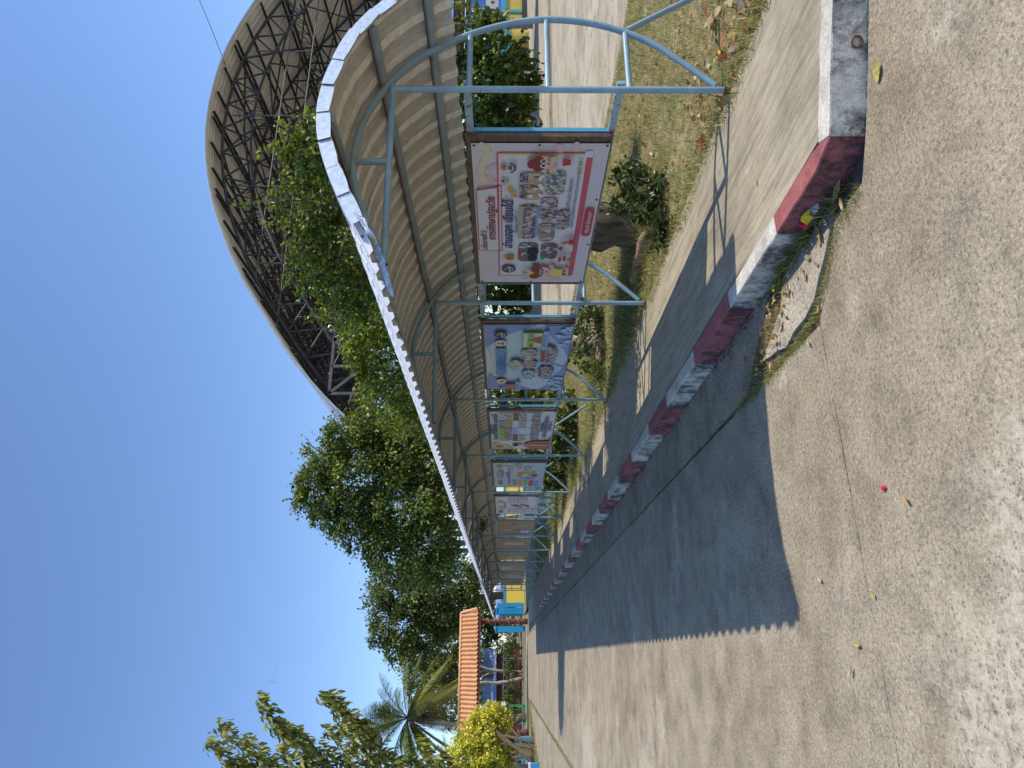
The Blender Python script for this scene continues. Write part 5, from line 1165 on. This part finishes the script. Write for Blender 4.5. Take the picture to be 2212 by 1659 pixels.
for k in range(8):
    x = 36.0 + 3.1 * k; wv = bbx('louvre_frame', x - 1.3, x + 1.3, 2.02, 2.06, -.05, 'white_paint', uw, .1)
    mb = MB()
    for j in range(11): mb.box((x, fyb - .06, 2.1 + .072 * j), (2.6, .06, .032))
    mb.build('louvre', 'white_paint', wv)
    w2 = bbx('window', x - .9, x + .2, 2.95, 3.75, -.05, 'white_paint', uw, .1); bbx('pane', x - .82, x + .12, 3.02, 3.68, -.08, 'glass_dark', w2, .05)
bbx('eave_board', 32.8, 60.5, 4.15, 4.9, -.6, 'brown_wall', dep=.2); mb = MB(); mb.add([(32.5, fyb - .9, 4.85), (61, fyb - .9, 4.85), (61, fyb + 3.2, 6.4), (32.5, fyb + 3.2, 6.4)], [(0, 1, 2, 3)]); mb.build('roof', 'wall_blue', sb)
pt = thing('ring_planter', 'round yellow concrete planter with a teal rim in front of the school building', 'planter', (35.2, 33.1, .1)); mb = MB(); mb.lathe((35.2, 33.0, .1), [(.8, 0), (.82, 1.1), (.7, 1.1), (.7, .9), (0, .9)], 28); mb.build('ring', 'wall_dull_yellow', pt, False); mb = MB(); mb.lathe((35.2, 33.0, 1.2), [(.84, 0), (.84, .1), (.68, .1), (.68, 0)], 28); mb.build('rim', 'trim_teal', pt)
for i, (x, y, lab) in enumerate(((33.8, 36.5, 'dark green hedge bush beside the yellow ring planter'), (30.5, 31.8, 'low hedge bush at the end of the yard behind the shelter arch'))):
    t = thing('hedge_bush', lab, 'bush', (x, y, .1)); crown('foliage', [((x, y, .6), (1.8, .8, .6)), ((x + 1.5, y, .5), (1.2, .7, .5))], 1500, .16, DARK, 'leaf_far', t, clumps=24, near=False, seed=90 + i)
    mb = MB(); [mb.tube([(x + q, y, .05), (x + q * 1.1, y, .7)], .03, 5) for q in (-.6, 0, .7, 1.6)]; mb.build('stem', 'twig', t)
ty = thing('tyre', 'old grey tyre standing on the yard behind the shelter rail', 'tyre', (19.1, 21.6, .16)); mb = MB(); n_ = 24
ring = [(.30 + .09 * math.cos(2 * math.pi * k / 8), .09 * math.sin(2 * math.pi * k / 8)) for k in range(8)]
vs = [(19.1 + r_ * math.cos(2 * math.pi * j / n_), 21.6 + w_, .16 + .39 + r_ * math.sin(2 * math.pi * j / n_)) for j in range(n_) for r_, w_ in ring]
mb.add(vs, [(j * 8 + k, j * 8 + (k + 1) % 8, ((j + 1) % n_) * 8 + (k + 1) % 8, ((j + 1) % n_) * 8 + k) for j in range(n_) for k in range(8)]); mb.build('rubber_ring', 'rubber', ty, True)
mb = MB(); mb.lathe((19.1, 21.6, .5), [(.0, 0), (.2, 0)], 12); 
wf = thing('wire_fence', 'low green wire fence behind the faded boards', 'fence', (4.7, 17.5, .1))
mb = MB()
for k in range(70): y = 17.4 + .115 * k; mb.tube([(4.7, y, .12), (4.7, y + .9, 1.0)], .005, 3, caps=False); mb.tube([(4.7, y + .9, .12), (4.7, y, 1.0)], .005, 3, caps=False)
mb.build('wire_mesh', 'pipe_blue', wf)['kind'] = 'stuff'
for k in range(5): mb = MB(); mb.box((4.7, 17.4 + 2.2 * k, .6), (.05, .05, 1.15)); mb.build('fence_post', 'pipe_blue', wf)
mb = MB(); mb.box((4.7, 21.8, 1.03), (.035, 8.9, .035)); mb.build('top_rail', 'pipe_blue', wf)

# ------------------------------------------------------------------ logs, litter, grass
def log(label, a, b, r, mat, seed):
    t = thing('log', label, 'log', tuple(a)); mb = MB(); rng = random.Random(seed); n_ = 9; pts = [Vector(a).lerp(Vector(b), i / n_) + Vector((rng.uniform(-.012, .012), rng.uniform(-.012, .012), r * .8)) for i in range(n_ + 1)]
    mb.tube(pts, r, 10, radii=[r * rng.uniform(.82, 1.12) for _ in pts]); mb.build('wood', mat, t, True)
log('weathered log lying by the walkway under the pink and white board', G(1404, 505, .12), G(1377, 606, .12), .055, 'log_wood', 1)
log('split brown log on the lawn beneath the blue board', G(1300, 655, .12), G(1306, 785, .12), .075, 'log_wood', 2)
log('short pale branch end beside the split brown log', G(1272, 668, .12), G(1276, 720, .12), .05, 'bark_pale', 3)
log('dark fallen trunk behind the pale wrinkled board', (4.9, 16.2, .15), (5.3, 18.2, .35), .16, 'bark', 4)

leaf_me = {}
def leaf_mesh(mat, curl, seed):
    rng = random.Random(seed); nu, nv = 8, 4; vs = []
    for i in range(nu + 1):
        t = i / nu; w_ = .23 * math.sin(math.pi * min(1, t * .94 + .04)) ** .8
        for j in range(nv + 1):
            s_ = (j / nv - .5) * 2; vs.append((s_ * w_, t - .5, curl * (s_ * s_ * .35 * w_ * 2 + .45 * (t - .5) ** 2) + rng.uniform(-.02, .02)))
    fs = [(i * (nv + 1) + j, i * (nv + 1) + j + 1, (i + 1) * (nv + 1) + j + 1, (i + 1) * (nv + 1) + j) for i in range(nu) for j in range(nv)]
    me = bpy.data.meshes.new('fallen_leaf'); me.from_pydata(vs, [], fs); me.materials.append(MATS[mat]); me.polygons.foreach_set('use_smooth', [True] * len(fs)); me.update(); return me
# picture x, y, ground height, size, material, heading, label
LV = [(1902, 153, 0, .11, 'yellow_leaf', 60, 'long yellow green leaf lying alone before the white kerb'), (1818, 415, 0, .15, 'tan_leaf', 20, 'large crumpled tan leaf below the red kerb corner'), (1827, 440, 0, .07, 'tan_leaf', 70, 'small tan leaf touching the crumpled tan leaf'),
      (1775, 505, 0, .10, 'dry_leaf', 100, 'brown leaf just under the foil wrapper'), (1790, 480, 0, .07, 'tan_leaf', 140, 'pale leaf in the grass right of the foil wrapper'), (1640, 655, 0, .08, 'tan_leaf', 10, 'pale curled leaf at the seam between red and white kerb'),
      (1690, 604, .01, .08, 'orange_leaf', 40, 'bright orange leaf in the weeds below the white kerb'), (1678, 622, .01, .08, 'yellow_leaf', 110, 'yellow leaf next to the bright orange leaf'), (1742, 592, 0, .07, 'tan_leaf', 80, 'tan leaf on the cracked apron slab'),
      (1773, 668, 0, .06, 'orange_leaf', 20, 'small orange leaf in the grass joint'), (1690, 700, 0, .07, 'dry_leaf', 60, 'brown leaf in the soil beside the apron slab'), (1678, 735, 0, .07, 'orange_leaf', 140, 'orange brown leaf at the foot of the apron slab'), (1664, 660, 0, .05, 'orange_leaf', 30, 'little orange leaf by the kerb seam'),
      (1700, 680, 0, .06, 'dry_leaf', 150, 'curled brown leaf between soil and apron'), (1652, 760, 0, .05, 'dry_leaf', 20, 'small brown leaf near the gutter edge'), (1668, 790, 0, .05, 'tan_leaf', 70, 'small tan leaf in the grass beside the road slab'), (1752, 740, 0, .05, 'tan_leaf', 130, 'thin leaf on the road beside the grass joint'),
      (1966, 1079, 0, .045, 'orange_leaf', 130, 'orange green leaf lying left of the red plastic piece'), (1858, 1392, 0, .06, 'yellow_leaf', 170, 'slim yellow leaf on the open road right of the shadow tip'), (1893, 1285, 0, .04, 'yellow_leaf', 90, 'tiny yellow leaf beside the road crack'), (1318, 1395, 0, .09, 'dry_leaf', 10, 'dark leaf at the edge of the shelter shadow far up the road'), (1636, 392, .15, .05, 'tan_leaf', 60, 'scrap of tan leaf on the walkway near the kerb'),
      (1591, 166, .15, .09, 'red_leaf', 30, 'dark red leaf beside the foot of the first post'), (1560, 225, .15, .10, 'orange_leaf', 90, 'orange leaf on the grass edge just left of the first post'), (1570, 60, .13, .11, 'red_leaf', 20, 'red brown leaf on the lawn right of the first post'), (1540, 40, .13, .11, 'dry_leaf', 70, 'brown leaf on the lawn near the right edge'), (1562, 110, .13, .10, 'orange_leaf', 110, 'orange dead leaf beside the walkway edge'),
      (1548, 250, .13, .09, 'tan_leaf', 10, 'pale dead leaf left of the first post'), (1410, 330, .13, .10, 'tan_leaf', 140, 'pale leaf on the lawn below the pink and white board'), (1845, 1450, 0, .05, 'tan_leaf', 60, 'faded leaf on the road near the left edge'), (1776, 1252, 0, .05, 'tan_leaf', 150, 'pale chip of leaf just outside the shelter shadow'), (1616, 775, 0, .07, 'red_leaf', 40, 'dark leaf in the shaded gutter'), (1596, 800, 0, .05, 'dry_leaf', 0, 'small dark leaf deep in the gutter shadow')]
for i, (x, y, z, sz, mt, hd, lab) in enumerate(LV):
    if (mt, i % 3) not in leaf_me: leaf_me[(mt, i % 3)] = leaf_mesh(mt, (.5, .9, 1.3)[i % 3], i)
    o = bpy.data.objects.new('fallen_leaf', leaf_me[(mt, i % 3)]); COL.objects.link(o); q = G(x, y, z); o.location = q + Vector((0, 0, .012)); o.scale = (sz * .85, sz * .85, sz * .85); o.rotation_euler = (R(random.uniform(-12, 12)), R(random.uniform(-12, 12)), R(hd))
    tagp(o, lab, 'leaf', 'fallen leaves on the ground')
# crumpled foil wrapper
wr = thing('foil_wrapper', 'crumpled silver yellow and red foil wrapper in the weeds by the red kerb', 'wrapper', tuple(G(1763, 452, .0)))
def foil(nm, c, w_, h_, mat, seed, z0):
    rng = random.Random(seed); mb = MB(); vs = []
    for i in range(7):
        for j in range(7):
            u_, v_ = i / 6 - .5, j / 6 - .5; vs.append((c[0] + u_ * w_ + rng.uniform(-.006, .006), c[1] + v_ * h_ + rng.uniform(-.006, .006), z0 + .05 * math.cos(u_ * 2.6) * math.cos(v_ * 2.2) + rng.uniform(-.007, .007)))
    mb.add(vs, [(i * 7 + j, i * 7 + j + 1, (i + 1) * 7 + j + 1, (i + 1) * 7 + j) for i in range(6) for j in range(6)]); mb.build(nm, mat, wr)
q = G(1763, 452, .02); foil('foil_side', q + Vector((.01, -.02, 0)), .10, .12, 'silver_foil', 1, .03); q2 = q + Vector((-.035, .015, 0)); foil('printed_side', q2, .06, .08, 'foil_yellow', 2, .045); foil('printed_edge', q2 + Vector((-.008, .055, 0)), .05, .035, 'foil_red', 3, .04)
pl = G(1913, 1054); mb = MB(); mb.lathe((pl.x, pl.y, .002), [(.006, .0), (.022, .002), (.024, .01), (.012, .013), (.005, .008)], 12); mb.v = [(pl.x + (x - pl.x) * .42 + random.uniform(-.003, .003), pl.y + (y - pl.y) * .6 + random.uniform(-.003, .003), z) for x, y, z in mb.v]; tagp(mb.build('plastic_cap', 'plastic_red', None), 'small bright red plastic piece alone on the open road', 'plastic cap')
cp = Vector((2.50, 2.325, .045)); mb = MB(); ax = Vector((0.406, 0.914, 0)); mb.tube([cp - ax * .012, cp + ax * .05], .028, 14, caps=False); mb.tube([cp + ax * .05, cp - ax * .012], .022, 14, caps=False); tagp(mb.build('drain_pipe', 'clay_pipe', None), 'short clay drain pipe end poking from the white kerb', 'pipe')

BLADE_V = [(-.5, 0, 0), (.5, 0, 0), (-.32, .08, .55), (.32, .08, .55), (0, .32, 1.0)]
BLADE_F = [(0, 1, 3, 2), (2, 3, 4)]
def grass(name, pts, hgt, wid, cols, seed, label=None, lean=.5):
    rng = np.random.default_rng(seed); n = len(pts); a = rng.random(n) * 2 * np.pi
    X = np.stack([np.cos(a), np.sin(a), np.zeros(n)], 1); Y = np.stack([-np.sin(a), np.cos(a), np.zeros(n)], 1)
    Z = nrm(np.array([0, 0, 1.0]) + lean * rng.standard_normal((n, 3)) * np.array([1, 1, .2])); h = hgt * (.5 + .9 * rng.random(n))
    o = scatter(name, BLADE_V, BLADE_F, pts, X * (wid / hgt), Y, Z, h, cols, 'grass_blade', None, 'stuff'); return o
def blend(n, green, rng):
    straw = np.array([(.44, .36, .17), (.36, .29, .13), (.50, .42, .22), (.30, .26, .10)])[rng.integers(0, 4, n)]; gr = np.array([(.10, .16, .035), (.15, .21, .05), (.20, .24, .06)])[rng.integers(0, 3, n)]
    f = (rng.random(n) < green)[:, None]; return np.clip(np.where(f, gr, straw) * (1 + .25 * rng.standard_normal((n, 1))), .01, .8)
rg = np.random.default_rng(77)
def lawn_pts(n, x0, x1, y0, y1):
    q = np.stack([x0 + (x1 - x0) * rg.random(n), y0 + (y1 - y0) * rg.random(n), np.full(n, .115)], 1); return q
for (n, x0, x1, y0, y1, h, w_) in ((60000, 3.33, 7.15, 1.6, 8.0, .05, .0042), (42000, 3.35, 7.15, 8.0, 17, .06, .006), (20000, 3.4, 7.1, 17, 34, .09, .012)):
    q = lawn_pts(n, x0, x1, y0, y1); patch = .5 + .5 * np.sin(q[:, 0] * 2.3 + 1.3 * np.sin(q[:, 1] * 1.1)) * np.sin(q[:, 1] * 1.7 + q[:, 0])
    green = .22 + .38 * patch + .35 * np.exp(-((q[:, 0] - 3.7) / .5) ** 2) * (q[:, 1] > 6)
    grass('lawn_grass', q, h, w_, blend(n, green, rg), 5)
# ragged grass creeping over the walkway edge
n = 9000; q = np.stack([3.30 + .16 * np.abs(rg.standard_normal(n)) - .06, 2.2 + 20 * rg.random(n) ** 1.4, np.full(n, .13)], 1); q[:, 0] += .03 * np.sin(q[:, 1] * 5); grass('edge_grass', q, .075, .006, blend(n, .45, rg), 8, lean=.7)
def along_path(path, n, wid, z):
    path = [np.array(p) for p in path]; L = np.array([np.linalg.norm(b - a) for a, b in zip(path, path[1:])]); i = rg.choice(len(L), n, p=L / L.sum()); t = rg.random(n)
    a = np.array(path)[i]; b = np.array(path)[i + 1]; q = a + (b - a) * t[:, None] + wid * rg.standard_normal((n, 2)) * .5; return np.column_stack([q, np.full(n, z)])
q = along_path([(1.93, 2.60), (1.90, 2.84), (1.66, 3.13), (1.585, 3.4), (1.565, 3.75), (1.56, 4.1), (1.57, 4.5)], 3900, .04, -.02); grass('joint_grass', q, .042, .0033, blend(3900, .62, rg), 12, lean=.45)
q = along_path([(1.57, 4.5), (1.585, 6.4), (1.60, 12), (1.61, 30)], 1300, .03, -.02); grass('joint_grass', q, .04, .005, blend(1300, .5, rg), 13, lean=.45)
q = along_path([(-2.345, 12), (-2.35, 20), (-2.36, 49)], 4200, .07, -.01); grass('joint_grass', q, .05, .012, blend(4200, .5, rg), 14, lean=.5)
q = along_path([(2.03, 2.72), (2.045, 3.0), (2.045, 3.35), (2.03, 3.6)], 900, .045, -.01); q = q[np.hypot(q[:, 0] - G(1763, 452).x, q[:, 1] - G(1763, 452).y) > .11]; grass('kerb_weeds', q, .09, .0032, blend(len(q), .85, rg), 15, lean=.6)
q = along_path([(2.0, 3.5), (1.85, 3.68), (1.72, 4.0), (1.66, 4.25)], 1000, .12, -.02); grass('kerb_weeds', q, .05, .0033, blend(1000, .5, rg), 16, lean=.6)
q = along_path([(-5.2, 30), (-4.6, 37), (-3.4, 45.5), (-2.5, 50)], 4000, .8, -.01); q[:, 0] -= .5; grass('verge_grass', q, .10, .016, blend(4000, .3, rg), 17)
# dead leaves scattered over the lawn
n = 620; q = np.stack([3.4 + 3.4 * rg.random(n) ** 1.3, 1.9 + 9 * rg.random(n) ** 1.5, .14 + .02 * rg.random(n)], 1); X, Y, Z = leaf_axes(n, nrm(rg.standard_normal((n, 3)) * np.array([1, 1, .15])), 0, .3, rg)
scatter('leaf_litter', LEAF_V, LEAF_F, q, X, Y, Z, .07 * (.5 + .7 * rg.random(n)), pal(n, [(.34, .2, .09), (.48, .36, .2), (.28, .11, .05), (.55, .45, .3)], .2, rg), 'grass_blade', None, 'stuff')
q = along_path([(4.0, 5.6), (4.05, 6.4), (4.2, 7.3), (4.1, 8.2)], 5200, .55, .11); grass('tangled_weeds', q, .16, .005, np.clip(blend(5200, .45, rg) * .75, .01, .8), 21, lean=1.3)
q = along_path([(4.3, 9.6), (4.4, 10.4), (4.5, 11.4)], 2600, .5, .11); grass('tangled_weeds', q, .16, .006, blend(2600, .6, rg), 22, lean=1.2)
n = 150; q = along_path([(2.03, 3.0), (2.0, 3.5), (1.85, 3.7), (1.70, 4.05)], n, .16, .004); q[:, 2] += .012 * rg.random(n); X, Y, Z = leaf_axes(n, nrm(rg.standard_normal((n, 3)) * np.array([1, 1, .15])), 0, .3, rg)
scatter('leaf_debris', LEAF_V, LEAF_F, q, X, Y, Z, .035 * (.4 + .9 * rg.random(n)), pal(n, [(.34, .2, .09), (.48, .36, .2), (.28, .13, .06), (.5, .33, .12)], .2, rg), 'grass_blade', None, 'stuff')
n = 260; q = np.stack([2.07 + .04 * rg.random(n) - .05, 2.6 + 9 * rg.random(n), np.full(n, .004)], 1); X, Y, Z = leaf_axes(n, nrm(rg.standard_normal((n, 3)) * np.array([1, 1, .15])), 0, .3, rg)
scatter('leaf_debris', LEAF_V, LEAF_F, q, X, Y, Z, .03 * (.4 + .9 * rg.random(n)), pal(n, [(.2, .13, .07), (.3, .22, .13), (.12, .09, .06)], .2, rg), 'grass_blade', None, 'stuff')
n = 190; q = np.stack([3.42 + .75 * rg.random(n), 2.0 + 2.2 * rg.random(n), .14 + .03 * rg.random(n)], 1); X, Y, Z = leaf_axes(n, nrm(rg.standard_normal((n, 3)) * np.array([1, 1, .2])), 0, .3, rg)
scatter('leaf_litter', LEAF_V, LEAF_F, q, X, Y, Z, .085 * (.5 + .7 * rg.random(n)), pal(n, [(.34, .2, .09), (.48, .36, .2), (.30, .10, .045), (.55, .45, .3)], .2, rg), 'grass_blade', None, 'stuff')
# tufts in the road crack
q = along_path([(1.1, 3.18), (-.6, 3.18)], 260, .01, -.02); grass('joint_grass', q, .03, .003, blend(260, .3, rg), 19, lean=.9)
# a few birds far off in the sky
for i, (x, y) in enumerate(((597, 1450), (590, 1462), (586, 1470), (592, 1474), (595, 1474))):
    c = P(x, y, 120); mb = MB(); s_ = .28; mb.add([tuple(c + Vector(v) * s_) for v in ((0, -.5, 0), (.12, 0, .05), (0, .5, 0), (-.12, 0, .05), (0, 0, -.12), (1.0, .05, .35), (-1.0, .05, .35))], [(0, 1, 2), (0, 2, 3), (0, 4, 1), (1, 4, 2), (2, 4, 3), (3, 4, 0), (1, 5, 2), (3, 2, 6)])
    o = mb.build('bird', 'wire_black', None, origin=tuple(c)); tagp(o, ('tiny dark bird, the highest of the few above the palm', 'tiny bird just below the middle of the small flock', 'tiny bird nearest the top left of the flock', 'tiny lower bird of the close pair', 'tiny bird almost touching its neighbour in the pair')[i], 'bird', 'birds in the sky')
